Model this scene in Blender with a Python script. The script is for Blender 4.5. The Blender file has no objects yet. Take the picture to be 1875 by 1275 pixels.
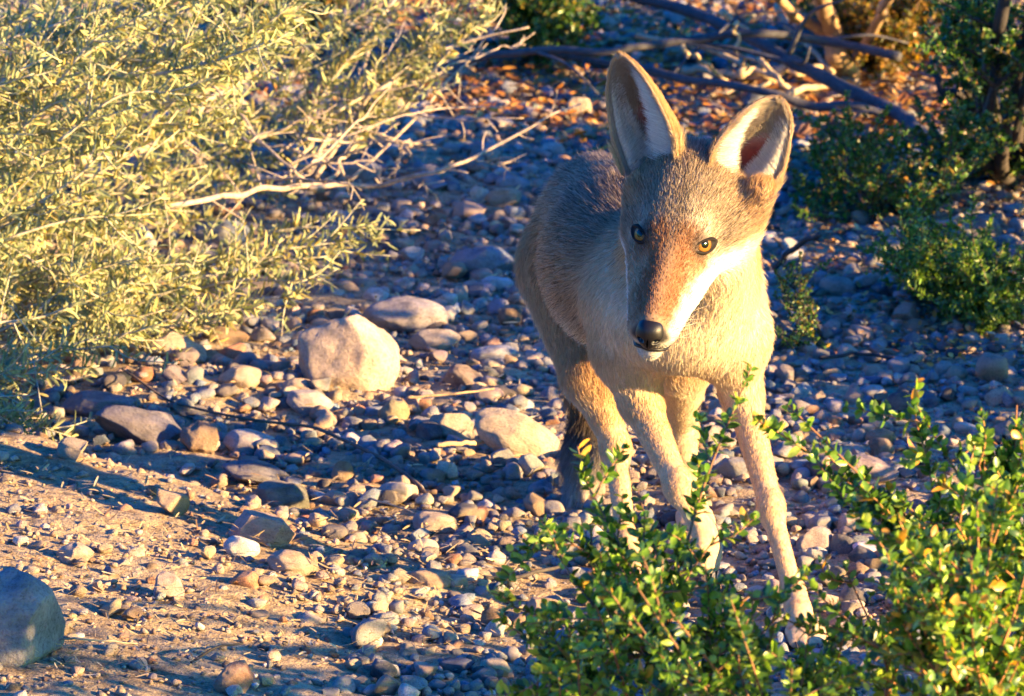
import bpy, bmesh, math, random
import numpy as np

# ------------------------------------------------------------------ camera, world, sun, exposure
SC = bpy.context.scene
COL = SC.collection
W_PX, H_PX, F_PX = 1875.0, 1275.0, 12600.0
PITCH = math.radians(14.0)
CAM = np.array([0.0, -7.76, 1.935])
FWD = np.array([0, math.cos(PITCH), -math.sin(PITCH)])
UPV = np.array([0, math.sin(PITCH), math.cos(PITCH)])
cd = bpy.data.cameras.new('camera')
cam = bpy.data.objects.new('camera', cd); COL.objects.link(cam)
cam.location = CAM
cam.rotation_euler = (math.pi / 2 - PITCH, 0, 0)
cd.sensor_width = 36.0
cd.lens = 36.0 / W_PX * F_PX
cd.clip_start = 0.1; cd.clip_end = 400
cd.dof.use_dof = True; cd.dof.focus_distance = 6.62; cd.dof.aperture_fstop = 20.0
SC.camera = cam
SUN_AZ, SUN_EL = math.radians(67.0), math.radians(12.0)      # azimuth measured from behind the camera towards its right
SUN = np.array([math.sin(SUN_AZ) * math.cos(SUN_EL), -math.cos(SUN_AZ) * math.cos(SUN_EL), math.sin(SUN_EL)])
world = bpy.data.worlds.new('World'); SC.world = world; world.use_nodes = True
wn = world.node_tree.nodes; wl = world.node_tree.links
bgn = wn['Background']
sky = wn.new('ShaderNodeTexSky'); sky.sky_type = 'NISHITA'; sky.sun_disc = False
sky.sun_elevation = SUN_EL; sky.sun_rotation = math.atan2(SUN[0], SUN[1]) % (2 * math.pi)
hs = wn.new('ShaderNodeHueSaturation'); hs.inputs['Saturation'].default_value = 2.1
tint = wn.new('ShaderNodeMix'); tint.data_type = 'RGBA'; tint.blend_type = 'MULTIPLY'; tint.inputs[0].default_value = 1.0
tint.inputs[7].default_value = (.25, .95, 2.1, 1)          # the deep blue of the open sky opposite a low sun
wl.new(sky.outputs[0], hs.inputs['Color']); wl.new(hs.outputs[0], tint.inputs[6]); wl.new(tint.outputs[2], bgn.inputs['Color'])
bgn.inputs['Strength'].default_value = 0.052
sd = bpy.data.lights.new('sun', 'SUN'); sd.energy = 5.0; sd.angle = math.radians(0.5); sd.color = (1.0, 0.65, 0.29)
so = bpy.data.objects.new('sun', sd); COL.objects.link(so)
from mathutils import Vector
so.rotation_euler = Vector(SUN).to_track_quat('Z', 'Y').to_euler()
SC.view_settings.view_transform = 'Standard'; SC.view_settings.look = 'None'
SC.view_settings.exposure = 2.65; SC.view_settings.gamma = 1.0
SC.cycles.max_bounces = 6; SC.cycles.diffuse_bounces = 3; SC.cycles.transmission_bounces = 4
SC.cycles.use_denoising = True

rng = np.random.default_rng(7)
random.seed(7)

# ------------------------------------------------------------------ maths helpers
def ray(px, py):
    a = (px - W_PX / 2) / F_PX; b = (H_PX / 2 - py) / F_PX
    return FWD + b * UPV + np.array([a, 0, 0])

def W(px, py, y):
    d = ray(px, py)
    return CAM + d * ((y - CAM[1]) / d[1])

def to_px(p):
    q = np.asarray(p, float) - CAM
    z = q @ FWD
    return np.stack([W_PX / 2 + F_PX * q[..., 0] / z, H_PX / 2 - F_PX * (q @ UPV) / z], -1)

def hash3(i, j, k, seed):
    n = (i * 374761393 + j * 668265263 + k * 2147483647 + seed * 974634777) & 0xFFFFFFFF
    n = ((n ^ (n >> 13)) * 1274126177) & 0xFFFFFFFF
    return ((n ^ (n >> 16)) & 0xFFFF) / 32767.5 - 1.0

def vnoise(p, seed=0):
    p = np.asarray(p, float)
    i = np.floor(p).astype(np.int64); f = p - i
    u = f * f * f * (f * (f * 6 - 15) + 10)
    r = 0
    for dx in (0, 1):
        for dy in (0, 1):
            for dz in (0, 1):
                w = (u[..., 0] if dx else 1 - u[..., 0]) * (u[..., 1] if dy else 1 - u[..., 1]) * (u[..., 2] if dz else 1 - u[..., 2])
                r = r + w * hash3(i[..., 0] + dx, i[..., 1] + dy, i[..., 2] + dz, seed)
    return r

def fbm(p, oct=4, seed=0, gain=0.5):
    p = np.asarray(p, float); a = 1.0; r = 0; t = 0
    for o in range(oct):
        r = r + a * vnoise(p * 2 ** o, seed + o * 17); t += a; a *= gain
    return r / t

def nrm(v):
    v = np.asarray(v, float)
    return v / np.maximum(np.linalg.norm(v, axis=-1, keepdims=True), 1e-9)

def sstep(a, b, x):
    t = np.clip((x - a) / (b - a), 0, 1)
    return t * t * (3 - 2 * t)

def in_poly(px, py, poly):
    px = np.asarray(px, float); py = np.asarray(py, float)
    r = np.zeros(px.shape, bool); n = len(poly)
    for i in range(n):
        x1, y1 = poly[i]; x2, y2 = poly[(i + 1) % n]
        c = ((y1 > py) != (y2 > py)) & (px < (x2 - x1) * (py - y1) / ((y2 - y1) if y2 != y1 else 1e-9) + x1)
        r ^= c
    return r

def terrain(x, y):
    x = np.asarray(x, float); y = np.asarray(y, float)
    p = np.stack([x, y, np.zeros_like(x)], -1)
    h = 0.016 * fbm(p * 2.3, 3, 3)
    yc = -.86 - .62 * (x + .2)                                                             # sandy bank, rising to the left
    h = h + .085 * sstep(.10, -.72, x) * sstep(yc + .16, yc - .02, y) * (1 - .45 * sstep(yc, yc - 1.1, y))
    h = h + 0.025 * np.exp(-(((x + 0.40) / 0.22) ** 2 + ((y + 0.22) / 0.10) ** 2))
    h = h - 0.012 * np.exp(-(((x + 0.2) / 0.5) ** 2 + ((y - 0.45) / 0.4) ** 2))
    far = np.clip(y - 3.0, 0, None)
    h = h + 0.02 * far + 0.35 * sstep(8, 40, y) * (1 + fbm(p * 0.1, 2, 9))
    return h

def ground_y(px, py):
    d = ray(px, py); z = 0.0
    for _ in range(5):
        t = (z - CAM[2]) / d[2]
        q = CAM + d * t
        z = float(terrain(q[0], q[1]))
    return q[1]

def G(px, py):
    return W(px, py, ground_y(px, py))

# ------------------------------------------------------------------ mesh helpers
def mesh_data(name, V, F, mat=None, col=None, smooth=True):
    V = np.asarray(V, np.float32); F = np.asarray(F, np.int32)
    me = bpy.data.meshes.new(name)
    me.vertices.add(len(V)); me.vertices.foreach_set('co', V.ravel())
    n = F.shape[1]
    me.loops.add(F.size); me.loops.foreach_set('vertex_index', F.ravel())
    me.polygons.add(len(F)); me.polygons.foreach_set('loop_start', np.arange(0, F.size, n, dtype=np.int32))
    me.polygons.foreach_set('loop_total', np.full(len(F), n, np.int32))
    if smooth:
        me.polygons.foreach_set('use_smooth', np.ones(len(F), bool))
    me.update(calc_edges=True)
    if col is not None:
        c = np.ones((len(V), 4), np.float32); c[:, :3] = col
        me.attributes.new('Col', 'FLOAT_COLOR', 'POINT').data.foreach_set('color', c.ravel())
    if mat: me.materials.append(mat)
    return me

def link(name, me, parent=None, loc=None):
    o = bpy.data.objects.new(name, me); COL.objects.link(o)
    if loc is not None: o.location = loc
    if parent is not None: o.parent = parent
    return o

def tag(o, label=None, cat=None, group=None, kind=None):
    if label: o['label'] = label
    if cat: o['category'] = cat
    if group: o['group'] = group
    if kind: o['kind'] = kind
    return o

class Acc:
    """collects quads with a colour per vertex"""
    def __init__(s): s.V = []; s.F = []; s.C = []; s.n = 0
    def add(s, V, F, c):
        V = np.asarray(V, float); s.V.append(V); s.F.append(np.asarray(F) + s.n)
        c = np.asarray(c, float)
        s.C.append(np.broadcast_to(c, V.shape) if c.ndim == 1 else c); s.n += len(V)
    def build(s, name, mat, parent=None):
        if not s.V: return None
        off = np.zeros(3)
        me = mesh_data(name, np.concatenate(s.V) - (np.array(parent.location) if parent is not None else 0), np.concatenate(s.F), mat, np.concatenate(s.C))
        return link(name, me, parent)

def catmull(P, n):
    P = np.asarray(P, float); k = len(P)
    if k == 2: return P[0] + (P[1] - P[0]) * np.linspace(0, 1, n)[:, None]
    Q = np.vstack([2 * P[0] - P[1], P, 2 * P[-1] - P[-2]])
    t = np.linspace(0, k - 1 - 1e-6, n); i = t.astype(int); f = (t - i)[:, None]
    a, b, c, d = Q[i], Q[i + 1], Q[i + 2], Q[i + 3]
    return 0.5 * (2 * b + (c - a) * f + (2 * a - 5 * b + 4 * c - d) * f ** 2 + (3 * b - a - 3 * c + d) * f ** 3)

def tube(acc, P, R, c, sides=6, rough=0.0):
    P = np.asarray(P, float); n = len(P); R = np.broadcast_to(np.asarray(R, float), (n,))
    T = nrm(np.gradient(P, axis=0))
    ref = np.array([0.13, 0.31, 0.94]) if abs(T[0][2]) < 0.8 else np.array([0.9, 0.2, 0.1])
    A = nrm(np.cross(T, ref)); B = np.cross(T, A)
    th = np.arange(sides) / sides * 2 * math.pi
    rr = R[:, None] * np.ones(sides)
    if rough:
        rr = rr * (1 + rough * fbm(np.stack([np.broadcast_to(np.arange(n)[:, None] * .6, (n, sides)), np.broadcast_to(np.cos(th) * 1.3, (n, sides)), np.broadcast_to(np.sin(th) * 1.3 + P[0][0] * 37, (n, sides))], -1), 2, 5))
    V = P[:, None] + rr[..., None] * (np.cos(th)[None, :, None] * A[:, None] + np.sin(th)[None, :, None] * B[:, None])
    V = V.reshape(-1, 3)
    i = np.arange(n - 1)[:, None]; j = np.arange(sides)[None]; j2 = (j + 1) % sides
    F = np.stack([i * sides + j, i * sides + j2, (i + 1) * sides + j2, (i + 1) * sides + j], -1).reshape(-1, 4)
    V = np.vstack([V, P[:1], P[-1:]])
    e = []
    m = n * sides
    for a in range(0, sides, 2):
        e.append([m, (a + 2) % sides, (a + 1) % sides, a]); e.append([m + 1, (n - 1) * sides + a, (n - 1) * sides + (a + 1) % sides, (n - 1) * sides + (a + 2) % sides])
    acc.add(V, np.vstack([F, np.array(e)]), c)

LEAF_S = np.array([0.0, 0.22, 0.55, 0.85, 1.0])
def leaves(acc, pos, dr, nr, L, Wd, C, shape='oval', bend=0.15, fold=0.25):
    """many leaves at once: pos, direction, normal, length, width, colour"""
    pos = np.asarray(pos, float); N = len(pos)
    if N == 0: return
    dr = nrm(dr); sd_ = nrm(np.cross(dr, nr)); nn = np.cross(sd_, dr)
    hw = {'oval': np.array([0.12, 0.78, 1.0, 0.62, 0.08]), 'strap': np.array([0.35, 0.8, 1.0, 0.8, 0.25])}[shape]
    L = np.broadcast_to(L, (N,))[:, None, None, None]; Wd = np.broadcast_to(Wd, (N,))[:, None, None, None] * 0.5
    bd = np.broadcast_to(bend, (N,))[:, None, None, None]
    s = LEAF_S[None, :, None, None]; cx = np.array([-1.0, 0, 1.0])[None, None, :, None]; h = hw[None, :, None, None]
    V = pos[:, None, None] + L * s * dr[:, None, None] + Wd * cx * h * sd_[:, None, None] \
        + (bd * L * (s * s) * -1 + fold * Wd * np.abs(cx) * h) * nn[:, None, None]
    V = V.reshape(-1, 3)
    i = np.arange(4)[:, None]; j = np.arange(2)[None]
    f = np.stack([i * 3 + j, i * 3 + j + 1, (i + 1) * 3 + j + 1, (i + 1) * 3 + j], -1).reshape(-1, 4)
    F = (np.arange(N)[:, None, None] * 15 + f[None]).reshape(-1, 4)
    Cc = np.repeat(np.asarray(C, float), 15, axis=0)
    acc.add(V, F, Cc)

# ------------------------------------------------------------------ materials
def new_mat(name):
    m = bpy.data.materials.new(name); m.use_nodes = True
    nt = m.node_tree; b = nt.nodes['Principled BSDF']
    return m, nt, nt.nodes, nt.links, b

def noise_node(nt, scale, detail=4, rough=0.6, coord='Object'):
    tc = nt.nodes.new('ShaderNodeTexCoord'); n = nt.nodes.new('ShaderNodeTexNoise')
    n.inputs['Scale'].default_value = scale; n.inputs['Detail'].default_value = detail; n.inputs['Roughness'].default_value = rough
    nt.links.new(tc.outputs[coord], n.inputs['Vector'])
    return n

def ramp(nt, src, stops):
    r = nt.nodes.new('ShaderNodeValToRGB')
    els = r.color_ramp.elements
    while len(els) < len(stops): els.new(0.5)
    for e, (p, c) in zip(els, stops):
        e.position = p; e.color = (*c, 1) if len(c) == 3 else c
    nt.links.new(src, r.inputs[0]); return r

def mult(nt, a, b, fac=1.0):
    m = nt.nodes.new('ShaderNodeMix'); m.data_type = 'RGBA'; m.blend_type = 'MULTIPLY'
    m.inputs[0].default_value = fac
    nt.links.new(a, m.inputs[6]); nt.links.new(b, m.inputs[7]); return m.outputs[2]

def stone_mat(name, source, sc):
    m, nt, N, L, b = new_mat(name)
    if source == 'object':
        s = N.new('ShaderNodeObjectInfo'); base = s.outputs['Color']; co = 'Generated'
    else:
        s = N.new('ShaderNodeAttribute'); s.attribute_name = 'Col'; base = s.outputs['Color']; co = 'Object'
    n1 = noise_node(nt, 2.6 * sc, 5, .62, co); r1 = ramp(nt, n1.outputs[0], [(0.28, (.55, .52, .5)), (0.55, (1, 1, 1)), (0.75, (1.25, 1.2, 1.1))])
    n2 = noise_node(nt, 26 * sc, 6, .72, co); r2 = ramp(nt, n2.outputs[0], [(0.33, (.48, .46, .44)), (0.5, (1, 1, 1)), (0.68, (1.25, 1.23, 1.2))])
    c = mult(nt, base, r1.outputs[0]); c = mult(nt, c, r2.outputs[0])
    # pale dust veil, patchy
    n3 = noise_node(nt, 1.4 * sc, 4, .6, co)
    mx = N.new('ShaderNodeMix'); mx.data_type = 'RGBA'
    rr = ramp(nt, n3.outputs[0], [(0.40, (0, 0, 0)), (0.68, (.72, .72, .72))])
    L.new(rr.outputs[0], mx.inputs[0]); L.new(c, mx.inputs[6]); mx.inputs[7].default_value = (.36, .28, .2, 1)
    L.new(mx.outputs[2], b.inputs['Base Color'])
    b.inputs['Roughness'].default_value = .82; b.inputs['Specular IOR Level'].default_value = .3
    bp = N.new('ShaderNodeBump'); bp.inputs['Strength'].default_value = .8; bp.inputs['Distance'].default_value = .005
    L.new(n2.outputs[0], bp.inputs['Height']); L.new(bp.outputs[0], b.inputs['Normal'])
    return m

def leaf_mat(name, transl=.3, rough=.5, spec=.35):
    m, nt, N, L, b = new_mat(name)
    a = N.new('ShaderNodeAttribute'); a.attribute_name = 'Col'
    n1 = noise_node(nt, 240, 3); r1 = ramp(nt, n1.outputs[0], [(.3, (.72, .72, .72)), (.7, (1.18, 1.18, 1.18))])
    c = mult(nt, a.outputs['Color'], r1.outputs[0])
    L.new(c, b.inputs['Base Color']); b.inputs['Roughness'].default_value = rough; b.inputs['Specular IOR Level'].default_value = spec
    t = N.new('ShaderNodeBsdfTranslucent'); tm = N.new('ShaderNodeMix'); tm.data_type = 'RGBA'; tm.blend_type = 'MULTIPLY'; tm.inputs[0].default_value = 1
    L.new(c, tm.inputs[6]); tm.inputs[7].default_value = (1.5, 1.4, .5, 1); L.new(tm.outputs[2], t.inputs['Color'])
    ms = N.new('ShaderNodeMixShader'); ms.inputs[0].default_value = transl
    L.new(b.outputs[0], ms.inputs[1]); L.new(t.outputs[0], ms.inputs[2]); L.new(ms.outputs[0], N['Material Output'].inputs['Surface'])
    return m

def bark_mat(name):
    m, nt, N, L, b = new_mat(name)
    a = N.new('ShaderNodeAttribute'); a.attribute_name = 'Col'
    n1 = noise_node(nt, 90, 5, .7); r1 = ramp(nt, n1.outputs[0], [(.3, (.5, .48, .46)), (.55, (1, 1, 1)), (.75, (1.35, 1.3, 1.25))])
    c = mult(nt, a.outputs['Color'], r1.outputs[0]); L.new(c, b.inputs['Base Color']); b.inputs['Roughness'].default_value = .85
    bp = N.new('ShaderNodeBump'); bp.inputs['Strength'].default_value = .6; bp.inputs['Distance'].default_value = .002
    n2 = noise_node(nt, 300, 3); L.new(n2.outputs[0], bp.inputs['Height']); L.new(bp.outputs[0], b.inputs['Normal'])
    return m

M_STONE = stone_mat('stone', 'object', 1.0)
M_GRAVEL = stone_mat('gravel_stone', 'attr', 22.0)
M_SILVER = leaf_mat('saltbush_leaf', .22, .6, .3)
M_GREEN = leaf_mat('creosote_leaf', .38, .36, .5)
M_DRY = leaf_mat('dry_leaf', .25, .6, .3)
M_BARK = bark_mat('bark')

mg, nt, N, L, b = new_mat('sandy_ground')
n1 = noise_node(nt, 3.0, 6, .65); r1 = ramp(nt, n1.outputs[0], [(.3, (.255, .18, .098)), (.5, (.37, .275, .155)), (.7, (.45, .35, .21))])
n2 = noise_node(nt, 70, 4, .7); r2 = ramp(nt, n2.outputs[0], [(.35, (.55, .52, .5)), (.52, (1, 1, 1)), (.72, (1.3, 1.28, 1.22))])
n3 = noise_node(nt, 420, 3, .7); r3 = ramp(nt, n3.outputs[0], [(.35, (.6, .58, .56)), (.55, (1, 1, 1)), (.72, (1.25, 1.25, 1.25))])
c = mult(nt, r1.outputs[0], r2.outputs[0]); c = mult(nt, c, r3.outputs[0]); L.new(c, b.inputs['Base Color'])
b.inputs['Roughness'].default_value = .95; b.inputs['Specular IOR Level'].default_value = .15
bp = N.new('ShaderNodeBump'); bp.inputs['Strength'].default_value = .8; bp.inputs['Distance'].default_value = .006
L.new(n2.outputs[0], bp.inputs['Height'])
bp2 = N.new('ShaderNodeBump'); bp2.inputs['Strength'].default_value = .6; bp2.inputs['Distance'].default_value = .002
L.new(n3.outputs[0], bp2.inputs['Height']); L.new(bp.outputs[0], bp2.inputs['Normal']); L.new(bp2.outputs[0], b.inputs['Normal'])
M_GROUND = mg

# ------------------------------------------------------------------ ground: one sheet to the horizon
def axis_coords(lo, hi, dlo, dhi, step):
    mid = np.arange(dlo, dhi + step / 2, step)
    def grow(s, e):
        out = []; x = s; d = step
        while x < e:
            d *= 1.22; x += d; out.append(x)
        return np.array(out)
    right = grow(dhi, hi); left = -grow(-dlo, -lo)[::-1]
    return np.concatenate([left, mid, right])
gx = axis_coords(-150, 150, -0.95, 0.95, .0065); gy = axis_coords(-30, 260, -1.8, 2.3, .0065)
XX, YY = np.meshgrid(gx, gy)
P2 = np.stack([XX, YY, np.zeros_like(XX)], -1)
ZZ = terrain(XX, YY) + .0035 * fbm(P2 * 28, 3, 21) + .0045 * np.clip(fbm(P2 * 11, 2, 33), -.2, 1)
nx, ny = len(gx), len(gy)
ii = np.arange(ny - 1)[:, None] * nx + np.arange(nx - 1)[None]
GF = np.stack([ii, ii + 1, ii + nx + 1, ii + nx], -1).reshape(-1, 4)
ground = link('ground', mesh_data('ground', np.stack([XX, YY, ZZ], -1).reshape(-1, 3), GF, M_GROUND))
tag(ground, kind='structure')

# ------------------------------------------------------------------ stones
def ico(sub):
    bm = bmesh.new(); bmesh.ops.create_icosphere(bm, subdivisions=sub, radius=1.0)
    bm.verts.ensure_lookup_table()
    V = np.array([v.co[:] for v in bm.verts]); F = np.array([[v.index for v in f.verts] for f in bm.faces]); bm.free()
    return V, F
ICO = {s: ico(s) for s in (1, 2, 3, 5)}

def rock_shape(seed, sub, cuts=6, lo=.55, hi=.9, amp=.08, freq=1.6, keep=.12):
    r = np.random.default_rng(seed)
    V, F = ICO[sub]; V = V.copy()
    V = V * (1 + .16 * vnoise(V * 1.1 + seed * 3.1, seed))[:, None]
    for _ in range(cuts):
        n = nrm(r.normal(size=3)); d = r.uniform(lo, hi)
        ex = np.clip(V @ n - d, 0, None); V = V - n * (ex * (1 - keep))[:, None]
    V = V * (1 + amp * fbm(V * freq + seed * 7.7, 4, seed + 5))[:, None]
    V = V / np.abs(V).max(0)
    return V, F

STONE_COL = {'grey': (.27, .27, .28), 'blue-grey': (.17, .205, .25), 'tan': (.44, .33, .22), 'pinkish': (.38, .285, .23), 'pale': (.48, .43, .37),
             'rusty red': (.36, .17, .10), 'dark': (.085, .085, .095), 'brown': (.25, .165, .10), 'purple-grey': (.22, .19, .195)}

# hero stones: px centre, px width, px height, colour, angular 0-1, depth factor, roll deg, short name, label
HERO = [
 (632, 640, 200, 186, (.50, .38, .29), 1.0, .9, -6, 'the big tan boulder', 'largest stone in view, blocky pinkish tan boulder with a shaded left face'),
 (745, 578, 165, 80, (.33, .29, .28), .4, .9, 3, 'the flat grey-pink rock', 'flat grey and pink rock lying just behind the big tan boulder'),
 (795, 624, 98, 52, (.42, .34, .27), .5, .8, 0, 'the small tan lump', 'rounded tan stone to the right of the big boulder'),
 (908, 648, 95, 46, (.36, .36, .38), .2, .8, -4, 'the smooth grey egg', 'smooth grey egg-shaped stone left of the coyote'),
 (958, 800, 200, 100, (.52, .41, .29), .3, .5, 27, 'the long pale slab', 'long pale slab tilted down towards the coyote\'s tail'),
 (830, 782, 100, 70, (.33, .29, .22), .8, .9, 8, 'the shaded brown block', 'brown block with a shaded front touching the long pale slab'),  # far end of the slab, its shade put into the darker colour
 (185, 742, 150, 62, (.15, .16, .19), .8, .8, 8, 'the dark left slab', 'dark blue-grey slab under the tip of the grey shrub'),
 (262, 778, 185, 92, (.155, .145, .165), 1.0, .8, 14, 'the dark angular rock', 'dark angular rock with a shaded front beside the brown block'),
 (368, 800, 80, 78, (.29, .19, .12), 1.0, .9, 10, 'the brown angular chunk', 'brown angular chunk at the right end of the dark rocks'),
 (455, 808, 104, 58, (.47, .42, .37), .2, .9, 10, 'the rounded pale cobble', 'rounded pale cobble half in shade right of the brown angular chunk'),
 (18, 1128, 205, 225, (.20, .205, .22), 1.0, .9, 20, 'the large blue-grey rock', 'large smooth blue-grey rock cut by the left edge of the picture'),
 (318, 640, 118, 78, (.47, .35, .23), .9, .9, 10, 'the tan clod', 'tan clod of hardened earth under the shrub\'s lower sprays'),
 (265, 684, 52, 32, (.40, .17, .08), .3, .9, 0, 'the orange-red pebble', 'small orange-red pebble in front of the tan clod'),
 (440, 690, 82, 52, (.46, .36, .26), .3, .8, 0, 'the domed tan stone', 'domed tan stone left of and in front of the big boulder'),
 (543, 708, 72, 38, (.50, .37, .27), .3, .8, 0, 'the peach cobble', 'peach coloured cobble tucked against the front left of the big boulder'),
 (572, 736, 100, 56, (.46, .40, .36), .4, .8, 20, 'the white ridge stone', 'pale ridged stone below the peach cobble'),
 (630, 864, 46, 58, (.35, .24, .14), .4, .6, 0, 'the upright brown pebble', 'heart-shaped brown pebble standing upright on the sunny gravel'),
 (720, 752, 62, 62, (.33, .27, .15), .7, .8, 0, 'the olive stone', 'olive tan stone just below the big boulder'),
 (440, 1000, 74, 46, (.62, .58, .52), .2, .8, 10, 'the white cobble', 'white cobble on the sandy slope at lower left'),
 (532, 1030, 104, 54, (.42, .31, .22), .4, .8, 12, 'the brown lump', 'brownish lump half buried right of the white cobble'),
 (478, 966, 126, 80, (.42, .28, .22), .9, .9, 10, 'the pink crumbly rock', 'pink crumbly rock behind the white cobble'),
 (303, 1072, 76, 64, (.44, .33, .28), 1.0, .8, 20, 'the two-tone wedge', 'wedge stone with a reddish left face and a white right face'),
 (135, 1012, 74, 52, (.42, .33, .26), .8, .8, 10, 'the small peaked stone', 'small peaked tan stone above the large blue-grey rock'),
 (430, 1240, 76, 84, (.33, .19, .13), 1.0, .8, 5, 'the red-brown wedge', 'red-brown wedge-shaped stone at the bottom edge'),
 (785, 1060, 92, 44, (.43, .30, .19), .3, .8, 4, 'the flat orange stone', 'flat orange-tan stone between the sandy slope and the green bush'),
 (990, 1118, 84, 68, (.46, .31, .19), .6, .9, 0, 'the orange tan stone', 'orange-tan stone just left of the foreground green bush'),
 (1082, 1168, 116, 76, (.34, .30, .26), .9, .9, 0, 'the rough grey stone', 'rough grey stone half hidden by the left sprays of the green bush'),
 (800, 958, 92, 54, (.44, .34, .26), .4, .9, 10, 'the tan cobble', 'tan cobble below the ground twig in full sun'),
 (728, 898, 76, 52, (.46, .40, .33), .3, .9, 0, 'the cream cobble', 'cream cobble beside the lower end of the ground twig'),
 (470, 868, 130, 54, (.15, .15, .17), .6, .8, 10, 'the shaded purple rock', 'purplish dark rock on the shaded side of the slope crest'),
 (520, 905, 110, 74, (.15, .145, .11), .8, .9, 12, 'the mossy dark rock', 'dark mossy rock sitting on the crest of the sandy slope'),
 (1582, 860, 132, 66, (.27, .21, .22), .7, .8, 6, 'the purple-grey rock', 'purple-grey rock right of the coyote\'s forward leg'),
 (1612, 800, 58, 40, (.30, .20, .12), .3, .9, 0, 'the brown round stone', 'round brown stone behind the purple-grey rock'),
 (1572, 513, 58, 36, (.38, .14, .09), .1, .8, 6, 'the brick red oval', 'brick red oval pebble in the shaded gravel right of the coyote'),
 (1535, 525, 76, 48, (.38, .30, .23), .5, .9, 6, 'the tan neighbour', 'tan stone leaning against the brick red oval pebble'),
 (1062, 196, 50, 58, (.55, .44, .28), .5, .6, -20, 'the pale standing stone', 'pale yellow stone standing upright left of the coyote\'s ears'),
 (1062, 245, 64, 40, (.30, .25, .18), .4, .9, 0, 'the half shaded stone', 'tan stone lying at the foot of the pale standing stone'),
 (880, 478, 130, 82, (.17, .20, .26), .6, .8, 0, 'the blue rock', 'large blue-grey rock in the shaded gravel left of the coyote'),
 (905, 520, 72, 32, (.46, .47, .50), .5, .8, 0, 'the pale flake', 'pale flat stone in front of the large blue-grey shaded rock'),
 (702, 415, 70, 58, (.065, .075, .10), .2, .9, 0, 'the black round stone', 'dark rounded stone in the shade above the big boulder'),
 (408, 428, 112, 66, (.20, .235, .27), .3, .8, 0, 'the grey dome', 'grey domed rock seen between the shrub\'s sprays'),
 (655, 312, 92, 54, (.26, .26, .27), .3, .8, 0, 'the twig-shaded rock', 'grey rock lying beneath the bare twigs'),
 (415, 618, 82, 38, (.30, .19, .11), .2, .8, 4, 'the flat brown stone', 'flat brown stone left of the big boulder near the shrub'),
 (848, 690, 72, 58, (.23, .17, .14), .7, .9, 0, 'the dark brown stone', 'dark brown stone between the big boulder and the coyote'),
 (925, 716, 82, 32, (.07, .07, .085), .2, .8, 0, 'the flat black stone', 'flat black stone beside the coyote\'s hind leg'),
 (956, 742, 48, 30, (.40, .41, .43), .1, .9, 0, 'the small grey oval', 'small pale grey oval in front of the flat black stone'),
 (1492, 990, 66, 74, (.44, .34, .30), .9, .7, 0, 'the pink-white stone', 'pinkish white stone behind the green bush right of the forward leg'),
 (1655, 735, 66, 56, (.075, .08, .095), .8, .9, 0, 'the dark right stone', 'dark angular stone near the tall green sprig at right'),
 (1600, 715, 48, 30, (.42, .44, .45), .1, .9, 0, 'the light oval', 'light grey oval stone left of the dark angular stone'),
 (925, 362, 70, 44, (.42, .31, .20), .4, .9, 0, 'the sunlit brown stone', 'tan stone on the edge of the sun left of the coyote\'s back'),
 (940, 336, 64, 36, (.30, .31, .32), .2, .9, 0, 'the back stone', 'grey stone just left of the top of the coyote\'s back'),
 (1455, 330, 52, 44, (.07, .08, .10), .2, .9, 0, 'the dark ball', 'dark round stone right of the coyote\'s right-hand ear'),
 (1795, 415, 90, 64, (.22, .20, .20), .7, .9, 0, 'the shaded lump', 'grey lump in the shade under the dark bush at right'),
 (1300, 795, 60, 52, (.36, .30, .25), .4, .9, 0, 'the pair cobble', 'tan grey cobble between the coyote\'s rear and forward legs'),
 (775, 1000, 60, 34, (.50, .44, .37), .4, .9, 0, 'the cream chip', 'cream stone chip below the tan cobble'),
 (1830, 845, 100, 60, (.23, .19, .20), .5, .9, 0, 'the edge rock', 'purplish rock at the right edge behind the green bush'),
 (920, 846, 48, 30, (.55, .47, .34), .2, .9, 0, 'the yellow oval', 'yellowish oval pebble in front of the long pale slab'),
]
hero_xyr = []
for k, (cx, cy, w, h, colr, ang, dep, roll, short, label) in enumerate(HERO):
    base = G(cx, cy + h * .36)
    s = np.linalg.norm(base - CAM) / F_PX
    rx = w * s * .5; ry = rx * dep * .85; rz = max(h * s * .5 * .96, .006)
    if h > .6 * w: ry = min(ry, rx * .85)
    cuts = int(4 + 9 * ang)
    V, F = rock_shape(101 + k, 5, cuts, .60 if ang > .5 else .75, .92, .05 + .05 * ang, 1.7, .08 if ang > .5 else .3)
    V = V * np.array([rx, ry, rz])
    V = V + nrm(V) * (np.array([.0016 * fbm(V / .018 + k, 4, k)]).T * (.4 + ang))
    me = mesh_data('stone', V, F, M_STONE)
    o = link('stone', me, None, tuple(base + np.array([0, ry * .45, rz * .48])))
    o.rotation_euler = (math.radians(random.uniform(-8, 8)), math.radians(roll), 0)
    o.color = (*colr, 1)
    tag(o, label, 'stone')
    hero_xyr.append((cx, cy, w, h, short))

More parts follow.
